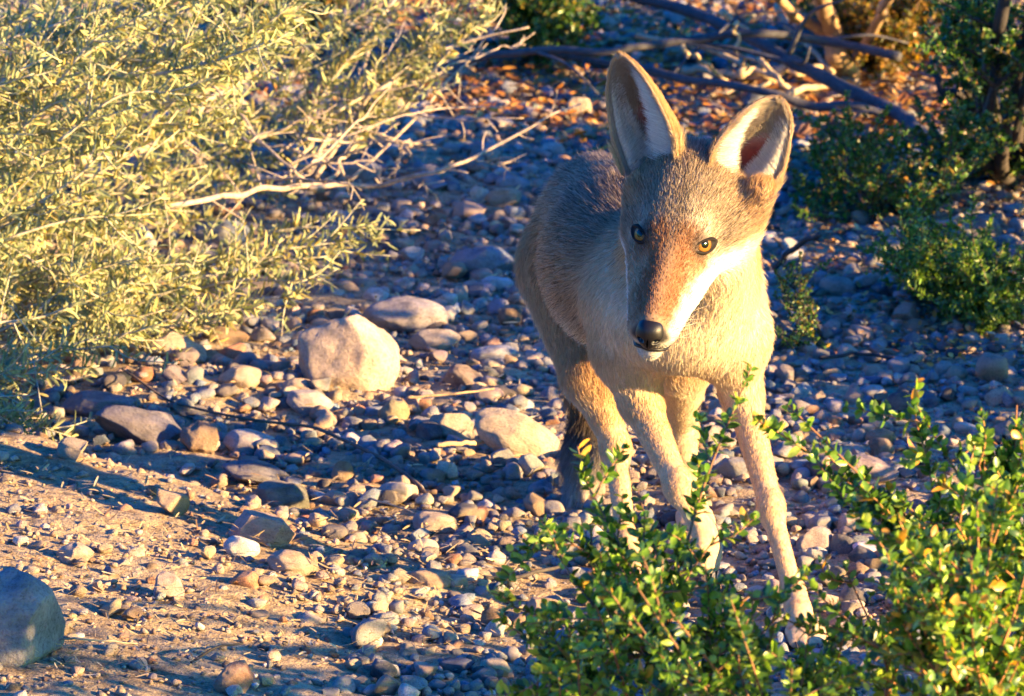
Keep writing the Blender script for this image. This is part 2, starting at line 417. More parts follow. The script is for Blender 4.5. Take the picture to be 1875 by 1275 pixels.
# individual pebbles: about 240 copies of ten prototypes
PROTO = []
for k in range(12):
    V, F = rock_shape(500 + k, 3, [4, 8, 12, 16][k % 4], .42, .82, .09, 2.0, .08)
    PROTO.append(mesh_data('pebble', V, F, M_STONE))
peb_px = []
names = list(STONE_COL)
def overl(cx, cy, r):
    for (hx, hy, w, h, _) in hero_xyr:
        if abs(cx - hx) < w * .5 + r * .6 and abs(cy - hy) < h * .5 + r * .5: return True
    for (qx, qy, qr) in peb_px:
        if (cx - qx) ** 2 + (1.6 * (cy - qy)) ** 2 < (r + qr) ** 2 * .8: return True
    return False
COY_POLY = [(960, 300), (1120, 110), (1460, 180), (1420, 700), (1490, 1160), (1060, 1010), (1000, 650)]
BUSH_POLY = [(1000, 1275), (1060, 1000), (1250, 1000), (1500, 1000), (1650, 860), (1875, 800), (1875, 1275)]
SALT_POLY = [(0, 0), (900, 0), (700, 150), (420, 300), (330, 560), (120, 700), (120, 800), (0, 800)]
first = {}
tries = 0
while len(peb_px) < 245 and tries < 20000:
    tries += 1
    cx, cy = random.uniform(-10, 1885), random.uniform(120, 1290)
    r = min(14 * math.exp(random.gauss(0, .38)), 34) * (0.7 + .35 * cy / 1275)
    if bool(in_poly(cx, cy, COY_POLY)) or bool(in_poly(cx, cy, BUSH_POLY)) or bool(in_poly(cx, cy, SALT_POLY)): continue
    sandy = cx < 620 and cy > 830
    if sandy and random.random() < .55: continue
    if overl(cx, cy, r): continue
    peb_px.append((cx, cy, r))
    wts = [3, 4, 2, 2, 1.6, .8, 1.2, 1.2, 1.6] if not sandy else [1, .4, 4, 3, 2, 1, .2, 2, .5]
    cn = random.choices(names, wts)[0]
    base = G(cx, cy + r * .3); s = np.linalg.norm(base - CAM) / F_PX
    kk = random.randrange(12)
    if kk not in first:
        o = link('pebble', PROTO[kk]); first[kk] = o
    else:
        o = first[kk].copy(); COL.objects.link(o)
    rx = r * s; rz = rx * random.uniform(.5, .8); ry = rx * random.uniform(.7, 1.0)
    o.scale = (rx, ry, rz); o.rotation_euler = (random.uniform(-.3, .3), random.uniform(-.3, .3), random.uniform(0, 6.28))
    o.location = base + np.array([0, 0, rz * random.uniform(.05, .45)])
    v = random.uniform(.6, 1.1)
    o.color = (*[min(.8, q * v * random.uniform(.95, 1.05)) for q in STONE_COL[cn]], 1)
    best = min(hero_xyr, key=lambda q: (q[0] - cx) ** 2 + 2 * (q[1] - cy) ** 2)
    dx, dy = cx - best[0], cy - best[1]
    dirw = ('to the right of' if dx > 0 else 'to the left of') if abs(dx) > 1.3 * abs(dy) else ('in front of' if dy > 0 else 'behind')
    size = 'tiny' if r < 11 else ('small' if r < 17 else 'larger')
    lab = f"{size} {cn} pebble {dirw} {best[4]}"
    tag(o, lab, 'pebble', f"{size} {cn} pebbles {dirw} {best[4]}")

# loose gravel: far too many to count, one object
PAL = np.array([STONE_COL[q] for q in names])
def gravel(acc_list, n, rmed, sig, rmax, sub, seed, dens):
    r_ = np.random.default_rng(seed)
    x = r_.uniform(-1.25, 1.25, n); y = r_.uniform(-1.9, 2.5, n)
    q = to_px(np.stack([x, y, np.zeros(n)], -1))
    inside = (q[:, 0] > -60) & (q[:, 0] < 1935)
    keep = inside | (r_.random(n) < .35)
    sandy = sstep(700, 400, q[:, 0] - (q[:, 1] - 950) * .5) * sstep(800, 900, q[:, 1])
    patch = fbm(np.stack([x * 3, y * 2, np.zeros(n)], -1), 3, 71)
    keep &= r_.random(n) < (1 - dens * sandy) * (1.0 + .45 * patch)
    x, y, sandy = x[keep], y[keep], sandy[keep]; n = len(x)
    r = np.minimum(rmed * np.exp(r_.normal(0, sig, n)), rmax)
    z = terrain(x, y) + r * r_.uniform(.05, .55, n)
    w1 = np.array([3, 4.2, 3.0, 2.2, 1.6, .8, 1.4, 1.4, 1.4]); w2 = np.array([.8, .3, 4, 3, 1.5, 1.2, .1, 2.5, .4])
    ci = np.where(r_.random(n) < sandy, r_.choice(9, n, p=w2 / w2.sum()), r_.choice(9, n, p=w1 / w1.sum()))
    C = .95 * PAL[ci] * np.exp(r_.normal(0, .22, n))[:, None] * (1 + r_.normal(0, .05, (n, 3)))
    tz = r_.uniform(0, 6.28, n); tx = r_.normal(0, .35, n)
    kinds = [rock_shape(900 + k + seed, sub, [7, 11, 15][k % 3], .38, .78, .10, 2.1, .06) for k in range(9)]
    kd = r_.integers(0, 9, n)
    Vs, Fs, Cs = [], [], []; off = 0
    for k in range(9):
        m = np.where(kd == k)[0]
        V, F = kinds[k]
        sc = np.stack([r[m], r[m] * r_.uniform(.65, 1, len(m)), r[m] * r_.uniform(.45, .8, len(m))], -1)
        v = V[None] * sc[:, None]
        c_, s_ = np.cos(tx[m])[:, None], np.sin(tx[m])[:, None]
        v = np.stack([v[..., 0], c_ * v[..., 1] - s_ * v[..., 2], s_ * v[..., 1] + c_ * v[..., 2]], -1)
        c_, s_ = np.cos(tz[m])[:, None], np.sin(tz[m])[:, None]
        v = np.stack([c_ * v[..., 0] - s_ * v[..., 1], s_ * v[..., 0] + c_ * v[..., 1], v[..., 2]], -1)
        v = v + np.stack([x[m], y[m], z[m]], -1)[:, None]
        Vs.append(v.reshape(-1, 3)); Fs.append((F[None] + (np.arange(len(m)) * len(V))[:, None, None]).reshape(-1, 3) + off)
        Cs.append(np.repeat(C[m], len(V), 0)); off += len(m) * len(V)
    acc_list[0].append(np.concatenate(Vs)); acc_list[1].append(np.concatenate(Fs) + acc_list[3]); acc_list[2].append(np.concatenate(Cs)); acc_list[3] += off
al = [[], [], [], 0]
gravel(al, 32000, .0066, .42, .016, 2, 41, .85)
gravel(al, 6800, .0115, .30, .024, 3, 45, .9)
gravel(al, 60000, .0030, .35, .008, 1, 42, .15)
gv = link('gravel', mesh_data('gravel', np.concatenate(al[0]), np.concatenate(al[1]), M_GRAVEL, np.clip(np.concatenate(al[2]), .02, .8)))
tag(gv, 'mixed river gravel of grey, blue, tan and pink pebbles covering the ground', 'gravel', kind='stuff')

# leaf litter and straw bits lying on the ground
acc = Acc()
def litter(n, poly, cols, Lr, Wr, shape, seed):
    r_ = np.random.default_rng(seed)
    xs = [p[0] for p in poly]; ys = [p[1] for p in poly]
    px = r_.uniform(min(xs), max(xs), n * 3); py = r_.uniform(min(ys), max(ys), n * 3)
    m = in_poly(px, py, poly); px, py = px[m][:n], py[m][:n]
    P = np.array([G(a, b_) for a, b_ in zip(px, py)]); P[:, 2] += r_.uniform(.003, .016, len(P))
    n = len(P); th = r_.uniform(0, 6.28, n)
    dr = np.stack([np.cos(th), np.sin(th), r_.normal(0, .25, n)], -1); nr = np.stack([r_.normal(0, .4, n), r_.normal(0, .4, n), np.ones(n)], -1)
    C = np.array(cols)[r_.integers(0, len(cols), n)] * r_.uniform(.6, 1.3, n)[:, None]
    leaves(acc, P, dr, nr, r_.uniform(*Lr, n), r_.uniform(*Wr, n), C, shape, r_.uniform(-.3, .3, n), .3)
ORANGE = [(.42, .17, .03), (.50, .24, .05), (.26, .10, .03), (.55, .34, .11), (.16, .07, .03)]
STRAW = [(.50, .36, .18), (.42, .30, .16), (.24, .15, .08), (.6, .46, .25)]
litter(5200, [(740, -20), (1900, -20), (1900, 120), (1620, 320), (1480, 330), (1100, 290), (880, 240), (740, 180)], ORANGE, (.010, .024), (.005, .011), 'oval', 1)
litter(1300, [(1480, 330), (1900, 300), (1900, 680), (1650, 690), (1480, 560)], ORANGE + STRAW, (.007, .014), (.004, .007), 'oval', 2)
litter(1500, [(0, 820), (560, 880), (1000, 1010), (960, 1200), (0, 1275)], STRAW, (.005, .017), (.0010, .0026), 'strap', 3)
litter(700, [(330, 180), (1000, 300), (1000, 900), (500, 900), (330, 560)], STRAW, (.008, .022), (.0015, .003), 'strap', 4)
litter(600, [(380, 0), (760, 0), (760, 200), (600, 260), (330, 260)], ORANGE, (.010, .022), (.005, .010), 'oval', 5)
lit = acc.build('leaf_litter', M_DRY); tag(lit, 'dry orange leaves and straw bits scattered over the gravel', 'leaf litter', kind='stuff')


# ------------------------------------------------------------------ coyote: one implicit body, polygonised
def surface_nets(F, org, h):
    S = F < 0
    nx_, ny_, nz_ = F.shape
    c = [(i, j, k) for i in (0, 1) for j in (0, 1) for k in (0, 1)]
    sl = lambda i, j, k: (slice(i, nx_ - 1 + i), slice(j, ny_ - 1 + j), slice(k, nz_ - 1 + k))
    cnt = sum(S[sl(*q)].astype(np.int8) for q in c)
    act = (cnt > 0) & (cnt < 8)
    idx = np.argwhere(act)
    vid = -np.ones(act.shape, np.int64); vid[act] = np.arange(len(idx))
    vals = {q: F[idx[:, 0] + q[0], idx[:, 1] + q[1], idx[:, 2] + q[2]] for q in c}
    acc_ = np.zeros((len(idx), 3)); n = np.zeros(len(idx))
    for a in c:
        for ax in range(3):
            if a[ax] == 0:
                b_ = list(a); b_[ax] = 1; b_ = tuple(b_)
                fa, fb = vals[a], vals[b_]
                m = (fa < 0) != (fb < 0)
                t = np.where(m, fa / np.where(m, fa - fb, 1), 0)
                p = np.tile(np.array(a, float), (len(idx), 1)); p[:, ax] += t
                acc_[m] += p[m]; n[m] += 1
    V = (idx + acc_ / n[:, None]) * h + org
    Q = []
    for ax in range(3):
        o1, o2 = [(1, 2), (2, 0), (0, 1)][ax]
        a_ = [slice(None)] * 3; b_ = [slice(None)] * 3
        a_[ax] = slice(0, -1); b_[ax] = slice(1, None)
        cr = S[tuple(a_)] != S[tuple(b_)]
        e = np.argwhere(cr)
        e = e[(e[:, o1] > 0) & (e[:, o2] > 0) & (e[:, o1] < F.shape[o1] - 1) & (e[:, o2] < F.shape[o2] - 1)]
        d1 = np.zeros(3, int); d1[o1] = 1; d2 = np.zeros(3, int); d2[o2] = 1
        g = lambda q: vid[q[:, 0], q[:, 1], q[:, 2]]
        q = np.stack([g(e), g(e - d1), g(e - d1 - d2), g(e - d2)], 1)
        fl = S[e[:, 0], e[:, 1], e[:, 2]]
        q[~fl] = q[~fl][:, ::-1]
        Q.append(q[:, ::-1])
    Q = np.concatenate(Q)
    return V, Q[(Q >= 0).all(1)]

def d_cap(p, a, b, ra, rb):
    ba = b - a; t = np.clip((p - a) @ ba / (ba @ ba), 0, 1)
    return np.linalg.norm(p - a - t[..., None] * ba, axis=-1) - (ra + t * (rb - ra))

def d_ell(p, c, r, M):
    q = (p - c) @ M.T
    k0 = np.linalg.norm(q / r, axis=-1); k1 = np.linalg.norm(q / (r * r), axis=-1)
    return k0 * (k0 - 1) / np.maximum(k1, 1e-9)

# head frame: X to the animal's left (picture right), Y along the muzzle, Z out of the forehead
HX = nrm(np.array([.984, -.161, -.141])); HY = nrm(np.array([-.211, -.811, -.544])); HY = nrm(HY - HX * (HX @ HY)); HZ = np.cross(HY, HX)
HO = W(1233, 446, -1.27)
HM = np.stack([HX, HY, HZ])
def hp(x, y, z): return HO + x * HX + y * HY + z * HZ
def to_head(p): return (np.asarray(p) - HO) @ HM.T

PR = []
def CAP(a, b, ra, rb, k=.025, tag_='body', col=(.4, .3, .2), fl=.02, flow=None):
    a = np.asarray(a, float); b = np.asarray(b, float)
    PR.append(dict(t='c', a=a, b=b, ra=ra, rb=rb, k=k, tag=tag_, col=np.array(col), fl=fl, flow=nrm(b - a) if flow is None else nrm(flow)))
def ELL(c_, r, k=.025, tag_='body', col=(.4, .3, .2), fl=.02, flow=(0, 1, -.3), M=None):
    PR.append(dict(t='e', c=np.asarray(c_, float), r=np.asarray(r, float), M=np.eye(3) if M is None else M, k=k, tag=tag_, col=np.array(col), fl=fl, flow=nrm(flow)))

GREYB = (.52, .295, .135); BUFF = (.52, .325, .155); CREAM = (.66, .52, .34); TAWNY = (.52, .34, .17); DARKT = (.012, .009, .008); LEG = (.60, .40, .215)
BK = (-.15, .85, -.35)
# trunk
ELL(W(1218, 538, -1.03), (.072, .150, .064), .04, 'chest', CREAM, .011, (0, .3, -1))
ELL(W(1148, 472, -.85), (.087, .180, .090), .05, 'body', GREYB, .023, BK)
ELL(W(1098, 438, -.68), (.063, .130, .081), .05, 'body', GREYB, .026, BK)
ELL(W(1256, 576, -1.11), (.054, .055, .047), .04, 'chest', CREAM, .011, (0, .2, -1))
CAP(W(1275, 395, -1.165), W(1240, 500, -1.02), .044, .064, .03, 'neck', BUFF, .018, (-.1, .8, -.6))
CAP(W(1305, 470, -1.19), W(1288, 580, -1.11), .040, .046, .03, 'neckfront', CREAM, .012, (0, .1, -1))
# rear legs
CAP(W(1045, 495, -.72), W(1082, 685, -.84), .054, .030, .03, 'thigh', BUFF, .016)
CAP(W(1082, 685, -.84), W(1126, 815, -.86), .027, .0128, .015, 'leg', LEG, .007)
ELL(W(1127, 822, -.857), (.0145, .022, .021), .010, 'leg', LEG, .006, (0, 0, -1))
CAP(W(1127, 822, -.86), W(1146, 985, -.93), .0128, .0100, .010, 'leg', LEG, .005)
CAP(W(1185, 530, -.76), W(1249, 660, -.86), .052, .032, .03, 'thigh', TAWNY, .012)
CAP(W(1249, 660, -.86), W(1246, 785, -.73), .030, .0150, .015, 'leg', LEG, .007)
ELL(W(1247, 790, -.727), (.0165, .021, .020), .012, 'leg', LEG, .006, (0, 0, -1))
CAP(W(1247, 790, -.73), W(1266, 905, -.745), .0145, .0115, .012, 'leg', LEG, .005)
# front legs
CAP(W(1312, 530, -1.03), W(1336, 620, -1.09), .044, .037, .03, 'shoulder', CREAM, .016, (0, .3, -1))
CAP(W(1336, 620, -1.09), W(1358, 720, -1.055), .036, .0195, .02, 'shoulder', LEG, .010)
CAP(W(1358, 720, -1.055), W(1412, 930, -1.125), .0180, .0112, .015, 'leg', LEG, .006)
ELL(W(1412, 930, -1.125), (.0128, .0135, .020), .008, 'leg', LEG, .005, (0, 0, -1))
CAP(W(1412, 930, -1.125), W(1452, 1085, -1.165), .0102, .0102, .010, 'leg', LEG, .005)
CAP(W(1165, 560, -1.05), W(1152, 640, -1.06), .046, .034, .03, 'shoulder', BUFF, .016, (0, .3, -1))
CAP(W(1152, 640, -1.06), W(1172, 735, -1.06), .033, .0200, .02, 'shoulder', TAWNY, .010)
CAP(W(1172, 735, -1.06), W(1242, 890, -1.12), .0190, .0125, .015, 'leg', LEG, .006)
ELL(W(1242, 890, -1.12), (.0136, .0138, .019), .010, 'leg', LEG, .005, (.3, 0, -1))
CAP(W(1242, 890, -1.12), W(1284, 968, -1.12), .0115, .0115, .010, 'leg', LEG, .005)
CLAWS = []
def paw(c_, fwd, drop=(0, 0, 0)):
    c_ = np.asarray(c_, float); fwd = nrm(fwd); side = nrm(np.cross(fwd, (0, 0, 1))); up = np.cross(side, fwd)
    M = np.stack([side, fwd, up])
    ELL(c_, (.0165, .025, .0120), .006, 'paw', LEG, .0028, fwd, M)
    for s_, f_ in ((-.0135, .014), (-.005, .022), (.005, .022), (.0135, .014)):
        a = c_ + side * s_ + fwd * (f_ - .008) + up * -.001; b_ = c_ + side * s_ * 1.1 + fwd * (f_ + .009) - up * .005
        CAP(a, b_, .0078, .0066, .002, 'paw', LEG, .0018); CLAWS.append((b_ + fwd * .004 + up * .001, fwd * .0095 - up * .0045))
pw = W(1470, 1140, -1.20); paw((pw[0], pw[1], float(terrain(pw[0], pw[1])) + .0135), (.25, -1, -.12))
CAP(W(1452, 1085, -1.165), (pw[0] - .004, pw[1] + .012, pw[2] + .010), .0125, .014, .010, 'leg', LEG, .005)
pw = W(1156, 1030, -.96); paw((pw[0], pw[1], float(terrain(pw[0], pw[1])) + .0135), (.15, -1, -.1))
CAP(W(1146, 985, -.93), (pw[0], pw[1] + .010, float(terrain(pw[0], pw[1])) + .020), .0115, .0135, .010, 'leg', LEG, .005)
pw = W(1270, 930, -.76); paw((pw[0], pw[1], float(terrain(pw[0], pw[1])) + .0135), (.1, -1, -.1))
CAP(W(1266, 905, -.745), (pw[0], pw[1] + .012, float(terrain(pw[0], pw[1])) + .020), .0115, .0135, .010, 'leg', LEG, .005)
paw(W(1294, 984, -1.120), (.30, -.18, -.93))
# tail
TL = [W(1110, 560, -.57), W(1098, 700, -.60), W(1076, 835, -.645), W(1046, 925, -.68)]
CAP(TL[0], TL[1], .024, .027, .03, 'tail', BUFF, .030); CAP(TL[1], TL[2], .026, .019, .02, 'tail', DARKT, .034); CAP(TL[2], TL[3], .018, .006, .02, 'tailtip', (.45, .40, .36), .028)
# head
fb = -HY
ELL(hp(0, -.058, .000), (.0425, .056, .041), .02, 'head', GREYB, .009, fb, HM)
for s_ in (-1, 1):
    ELL(hp(.038 if s_ > 0 else -.031, -.050, -.026), (.0255, .038, .029), .02, 'head', BUFF, .017, fb + s_ * .5 * HX - .3 * HZ, HM)
    ELL(hp(s_ * .0205, -.004, .0125), (.0135, .019, .0095), .014, 'head', GREYB, .006, fb + s_ * .25 * HX, HM)      # brow
    ELL(hp(s_ * .0205, .012, -.010), (.0130, .026, .014), .014, 'head', BUFF, .005, fb + s_ * .3 * HX, HM)        # cheekbone below the eye
CAP(W(1352, 402, -1.205), W(1392, 352, -1.222), .025, .014, .018, 'earbase', (.50, .29, .12), .012, (.5, 0, 1))
CAP(W(1190, 378, -1.205), W(1170, 345, -1.215), .020, .011, .018, 'earbase', (.50, .29, .12), .010, (-.3, 0, 1))
ELL(hp(0, -.020, .010), (.029, .038, .022), .02, 'head', GREYB, .007, fb, HM)
CAP(hp(0, .010, .002), hp(0, .106, -.0060), .0225, .0147, .018, 'head', TAWNY, .0055, fb)
for s_ in (-1, 1):
    CAP(hp(s_ * .0155, .010, -.012), hp(s_ * .0088, .103, -.0150), .0178, .0118, .010, 'head', CREAM, .006, fb + s_ * .3 * HX - .2 * HZ)
    CAP(hp(s_ * .0290, -.030, -.027), hp(s_ * .0105, .094, -.0225), .0225, .0125, .014, 'head', CREAM, .008, fb + s_ * .5 * HX - .2 * HZ)
CAP(hp(0, -.030, -.040), hp(0, .1065, -.0360), .028, .0118, .008, 'head', CREAM, .007, fb - .3 * HZ)
CAP(hp(0, -.09, -.015), W(1270, 470, -1.10), .045, .06, .03, 'neck', BUFF, .017, (-.1, .8, -.6))

def prim_d(P, p):
    return d_cap(p, P['a'], P['b'], P['ra'], P['rb']) if P['t'] == 'c' else d_ell(p, P['c'], P['r'], P['M'])

def sdf_grid(prims, h, pad=.02, extra=None):
    lo = np.min([np.minimum(P['a'] - P['ra'], P['b'] - P['rb']) if P['t'] == 'c' else P['c'] - P['r'].max() for P in prims], 0) - pad
    hi = np.max([np.maximum(P['a'] + P['ra'], P['b'] + P['rb']) if P['t'] == 'c' else P['c'] + P['r'].max() for P in prims], 0) + pad
    n = np.ceil((hi - lo) / h).astype(int) + 1
    F = np.full(n, .05, np.float32)
    for P in prims:
        if P['t'] == 'c':
            R = max(P['ra'], P['rb']); l = np.minimum(P['a'], P['b']) - R; u = np.maximum(P['a'], P['b']) + R
        else:
            R = P['r'].max(); l = P['c'] - R; u = P['c'] + R
        m = P['k'] + 2 * h
        i0 = np.maximum(((l - m - lo) / h).astype(int), 0); i1 = np.minimum(((u + m - lo) / h).astype(int) + 2, n)
        g = np.stack(np.meshgrid(*[lo[a] + h * np.arange(i0[a], i1[a]) for a in range(3)], indexing='ij'), -1)
        d = prim_d(P, g)
        s = tuple(slice(i0[a], i1[a]) for a in range(3))
        f = F[s]; k = P['k']
        hh = np.clip(.5 + .5 * (d - f) / k, 0, 1)
        F[s] = np.where(f > .045, np.minimum(d, f), d + (f - d) * hh - k * hh * (1 - hh)) if False else (d * (1 - hh) + f * hh - k * hh * (1 - hh))
    if extra is not None: F = extra(F, lo, h)
    return F, lo

F, lo = sdf_grid(PR, .0036)
BV, BF = surface_nets(F, lo, .0036)
def smooth_mesh(V, Q, it=2, lam=.5):
    E = np.concatenate([Q[:, [i, (i + 1) % 4]] for i in range(4)])
    for _ in range(it):
        s = np.zeros_like(V); n = np.zeros(len(V))
        np.add.at(s, E[:, 0], V[E[:, 1]]); np.add.at(n, E[:, 0], 1)
        np.add.at(s, E[:, 1], V[E[:, 0]]); np.add.at(n, E[:, 1], 1)
        V = V + lam * (s / np.maximum(n, 1)[:, None] - V)
    return V
BV = smooth_mesh(BV, BF, 2)
def sdf_at(p, prims=PR):
    f = np.full(len(p), .05)
    for P in prims:
        d = prim_d(P, p); k = P['k']; hh = np.clip(.5 + .5 * (d - f) / k, 0, 1)
        f = d * (1 - hh) + f * hh - k * hh * (1 - hh)
    return f
def sdf_n(p):
    e = .0015
    return nrm(np.stack([sdf_at(p + e * a) - sdf_at(p - e * a) for a in np.eye(3)], -1))

ISHEAD = np.array([P['tag'] == 'head' for P in PR])
def attributes(p, nor):
    """colour of skin/fur, hair length, flow, density for surface points of the body"""
    D = np.stack([prim_d(P, p) for P in PR], 1)
    w = np.exp(-np.clip(D - D.min(1, keepdims=True), 0, .2) / .010); w /= w.sum(1, keepdims=True)
    C = w @ np.stack([P['col'] for P in PR]); fl = w @ np.array([P['fl'] for P in PR]); flow = nrm(w @ np.stack([P['flow'] for P in PR]))
    hd = w @ ISHEAD.astype(float)
    legw = w @ np.array([P['tag'] in ('leg', 'paw') for P in PR], float)
    bodyw = w @ np.array([P['tag'] in ('body', 'neck') for P in PR], float)
    # trunk: grey saddle above, paler underside
    nz = nor[:, 2]
    und = sstep(.05, -.75, nz)[:, None] * (1 - hd[:, None])
    C = C * (1 - .75 * und) + np.array([.68, .56, .40]) * .75 * und
    sad = (sstep(.1, .8, nz) * bodyw)[:, None]
    C = C * (1 - .75 * sad) + np.array([.165, .145, .12]) * .75 * sad
    st = fbm(p * np.array([26, 9, 12]), 3, 55)[:, None]
    C = C * (1 + .28 * st * (bodyw[:, None] + .3))
    # legs: paler inner/front, tawny outside
    q = to_head(p); x, y, z = q[:, 0], q[:, 1], q[:, 2]; ax = np.abs(x)
    nb_ = .006 * fbm(p * 110, 2, 63)
    rust = sstep(.000, .030, y + nb_) * sstep(-.014, -.004, z + nb_) * sstep(.120, .095, y) * (.55 + .45 * sstep(.002, .012, ax)) * sstep(.027, .015, ax + nb_)
    rust = np.maximum(rust, sstep(.026, .010, np.hypot(ax - .017, y - .018)) * sstep(-.012, -.002, z) * .8)
    fore = sstep(.018, -.010, y + nb_) * sstep(-.030, -.006, z)
    zb = np.interp(y, [-.06, -.03, .0, .05, .11], [-.034, -.024, -.0135, -.0070, -.0075]) - .011 * (x < 0) + .003 * (x > 0)  # white narrowed on the shadow-side cheek, its shade painted into the coat
    white = sstep(.007, -.006, z - zb + .8 * nb_) * sstep(-.080, -.045, y)
    H = np.tile(np.array([.37, .23, .115]), (len(p), 1))
    gr = np.array([.32, .24, .15]) * (1 + .35 * fbm(p * 90, 3, 61))[:, None]
    H = H * (1 - fore[:, None]) + gr * fore[:, None]
    H = H * (1 - rust[:, None]) + np.array([.23, .090, .027]) * (1 + .2 * fbm(p * 120, 2, 62))[:, None] * rust[:, None]
    mid = sstep(.009, .002, ax + nb_) * sstep(.070, .02, y) * sstep(-.07, -.03, y) * sstep(-.01, .0, z)
    H = H * (1 - .5 * mid[:, None]) + np.array([.16, .11, .07]) * .5 * mid[:, None]
    H = H * (1 - white[:, None]) + np.array([.80, .74, .62]) * (1 - .35 * sstep(.085, .105, y))[:, None] * white[:, None]
    # pale spot over and under the eye, dark lip line, dark skin beside the nose
    ey = np.exp(-(((ax - .034) / .010) ** 2 + ((y + .010) / .016) ** 2)) * .45
    H = H * (1 - ey[:, None]) + np.array([.55, .44, .30]) * ey[:, None]
    lip = np.exp(-((z + .0270 + .03 * np.clip(.095 - y, 0, .05)) / .0030) ** 2) * sstep(.050, .070, y)
    lip = np.maximum(lip, sstep(.106, .113, y) * sstep(-.020, -.012, z))
    H = H * (1 - lip[:, None]) + np.array([.02, .015, .013]) * lip[:, None]
    for c_, s_ in zip(EYES, (-1, 1)):
        e_ = p - c_ - (-.0030 * s_ * HX + .0030 * HY)
        ln_ = np.exp(-(np.linalg.norm(e_, axis=1) / .0150) ** 6)[:, None] * .85
        H = H * (1 - ln_) + np.array([.030, .020, .015]) * ln_
    C = C * (1 - hd[:, None]) + H * hd[:, None]
    fl = fl * (1 - .2 * hd * sstep(.0, .06, y))
    fl = fl * (1 - hd * lip) * (1 - hd * sstep(.108, .114, y) * sstep(-.022, -.012, z))
    # fur is short right round the eyes
    for c_ in EYES: fl = fl * (1 - .85 * np.exp(-(np.linalg.norm(p - c_, axis=1) / .0105) ** 4))
    dens = 1.0 + 3.0 * hd + 3.0 * legw
    global SMOOTHW
    SMOOTHW = np.clip(legw + w @ np.array([{'chest': .9, 'neckfront': .9, 'shoulder': .9, 'neck': .7, 'thigh': .5}.get(P['tag'], 0.0) for P in PR]), 0, 1)
    return C, fl, flow, dens, hd, legw, bodyw

# eyes sit on the surface of the skull
EYES = []; EYEN = []
for s_ in (-1, 1):
    n0 = nrm(s_ * .48 * HX + .46 * HY + .74 * HZ); p0 = hp(s_ * .0272, .003, .006) + n0 * .05
    for _ in range(60):
        p0 = p0 - n0 * float(sdf_at(p0[None])[0]) * .8
    EYES.append(p0); EYEN.append(nrm(.6 * n0 + .4 * sdf_n(p0[None])[0]))

# ears: cupped shells, base and tip in the place, opening direction
TOC = -FWD
EARS = []
def ear(base, tip, open_dir, hw, depth, tip_pow=2.4):
    base = np.asarray(base); tip = np.asarray(tip); ax_ = tip - base
    op = nrm(open_dir); op = nrm(op - nrm(ax_) * (op @ nrm(ax_))); side = nrm(np.cross(nrm(ax_), op))
    T_ = np.linspace(0, 1, 34); U_ = np.linspace(-1, 1, 25)
    wv = hw * (1 - T_ ** tip_pow) ** .62 * (.92 + .16 * sstep(0, .38, T_)) ; dv = depth * (1 - T_) ** .8 * (.85 + .15 * sstep(0, .3, T_))
    wv = np.maximum(wv, .0015)
    u0 = .36 if len(EARS) else -.02
    def shell(off):
        w_ = np.maximum(wv + off, .0012)[:, None]
        x = w_ * np.sin(U_[None] * 1.35) / math.sin(1.35)
        zz = -(dv[:, None] + off * 1.0) * np.cos(U_[None] * 1.45) ** .9 + off * .2
        lift = ax_ * (T_[:, None, None] * (1 + off * 2.0))
        return base + lift + side * x[..., None] + op * zz[..., None]
    I = shell(0.0); O = shell(.0022)
    EARS.append(dict(I=I, O=O, ax=nrm(ax_), op=op, side=side, T=T_, U=U_, u0=u0))
yb = -1.222
ear(W(1186, 322, yb + .004), W(1134, 104, yb + .010), -.60 * np.array([1, 0, 0]) + .80 * TOC + .05 * UPV, .0335, .058, 2.3)
ear(W(1352, 352, yb - .008), W(1424, 182, yb + .006), .42 * np.array([1, 0, 0]) + .90 * TOC + .0 * UPV, .0360, .058, 2.7)

# assemble the body mesh with the ears joined on
nb = len(BV)
BN = sdf_n(BV)
C0, fl0, flow0, dens0, hd0, leg0, body0 = attributes(BV, BN)
Vall = [BV]; Fall = [BF]; Call = [C0 * .8]; off = nb
for E in EARS:
    nt_, nu_ = E['I'].shape[:2]
    g = lambda o_: (np.arange(nt_ - 1)[:, None] * nu_ + np.arange(nu_ - 1)[None] + o_)
    for key, flip in (('I', False), ('O', True)):
        i_ = g(off); q = np.stack([i_, i_ + 1, i_ + nu_ + 1, i_ + nu_], -1).reshape(-1, 4)
        Fall.append(q[:, ::-1] if flip else q); Vall.append(E[key].reshape(-1, 3))
        tt = np.repeat(E['T'], nu_); uu = np.tile(E['U'], nt_)
        if key == 'I':
            deep = np.exp(-(((uu - E['u0']) / .52) ** 2 + ((tt - .36) / .26) ** 2) ** 1.5)
            c_ = np.array([.36, .25, .20]) * (1 - deep[:, None]) + np.array([.17, .020, .012]) * deep[:, None]  # red inner skin, with the cavity's shade painted into the dark core
        else:
            c_ = np.tile(np.array([.46, .28, .13]), (len(tt), 1))
        Call.append(c_); off += nt_ * nu_
    a0 = off - 2 * nt_ * nu_; b0 = off - nt_ * nu_
    for col_ in (0, nu_ - 1):
        r_ = np.arange(nt_ - 1) * nu_ + col_
        Fall.append(np.stack([a0 + r_, a0 + r_ + nu_, b0 + r_ + nu_, b0 + r_], 1))
    r_ = (nt_ - 1) * nu_ + np.arange(nu_ - 1)
    Fall.append(np.stack([a0 + r_, a0 + r_ + 1, b0 + r_ + 1, b0 + r_], 1))

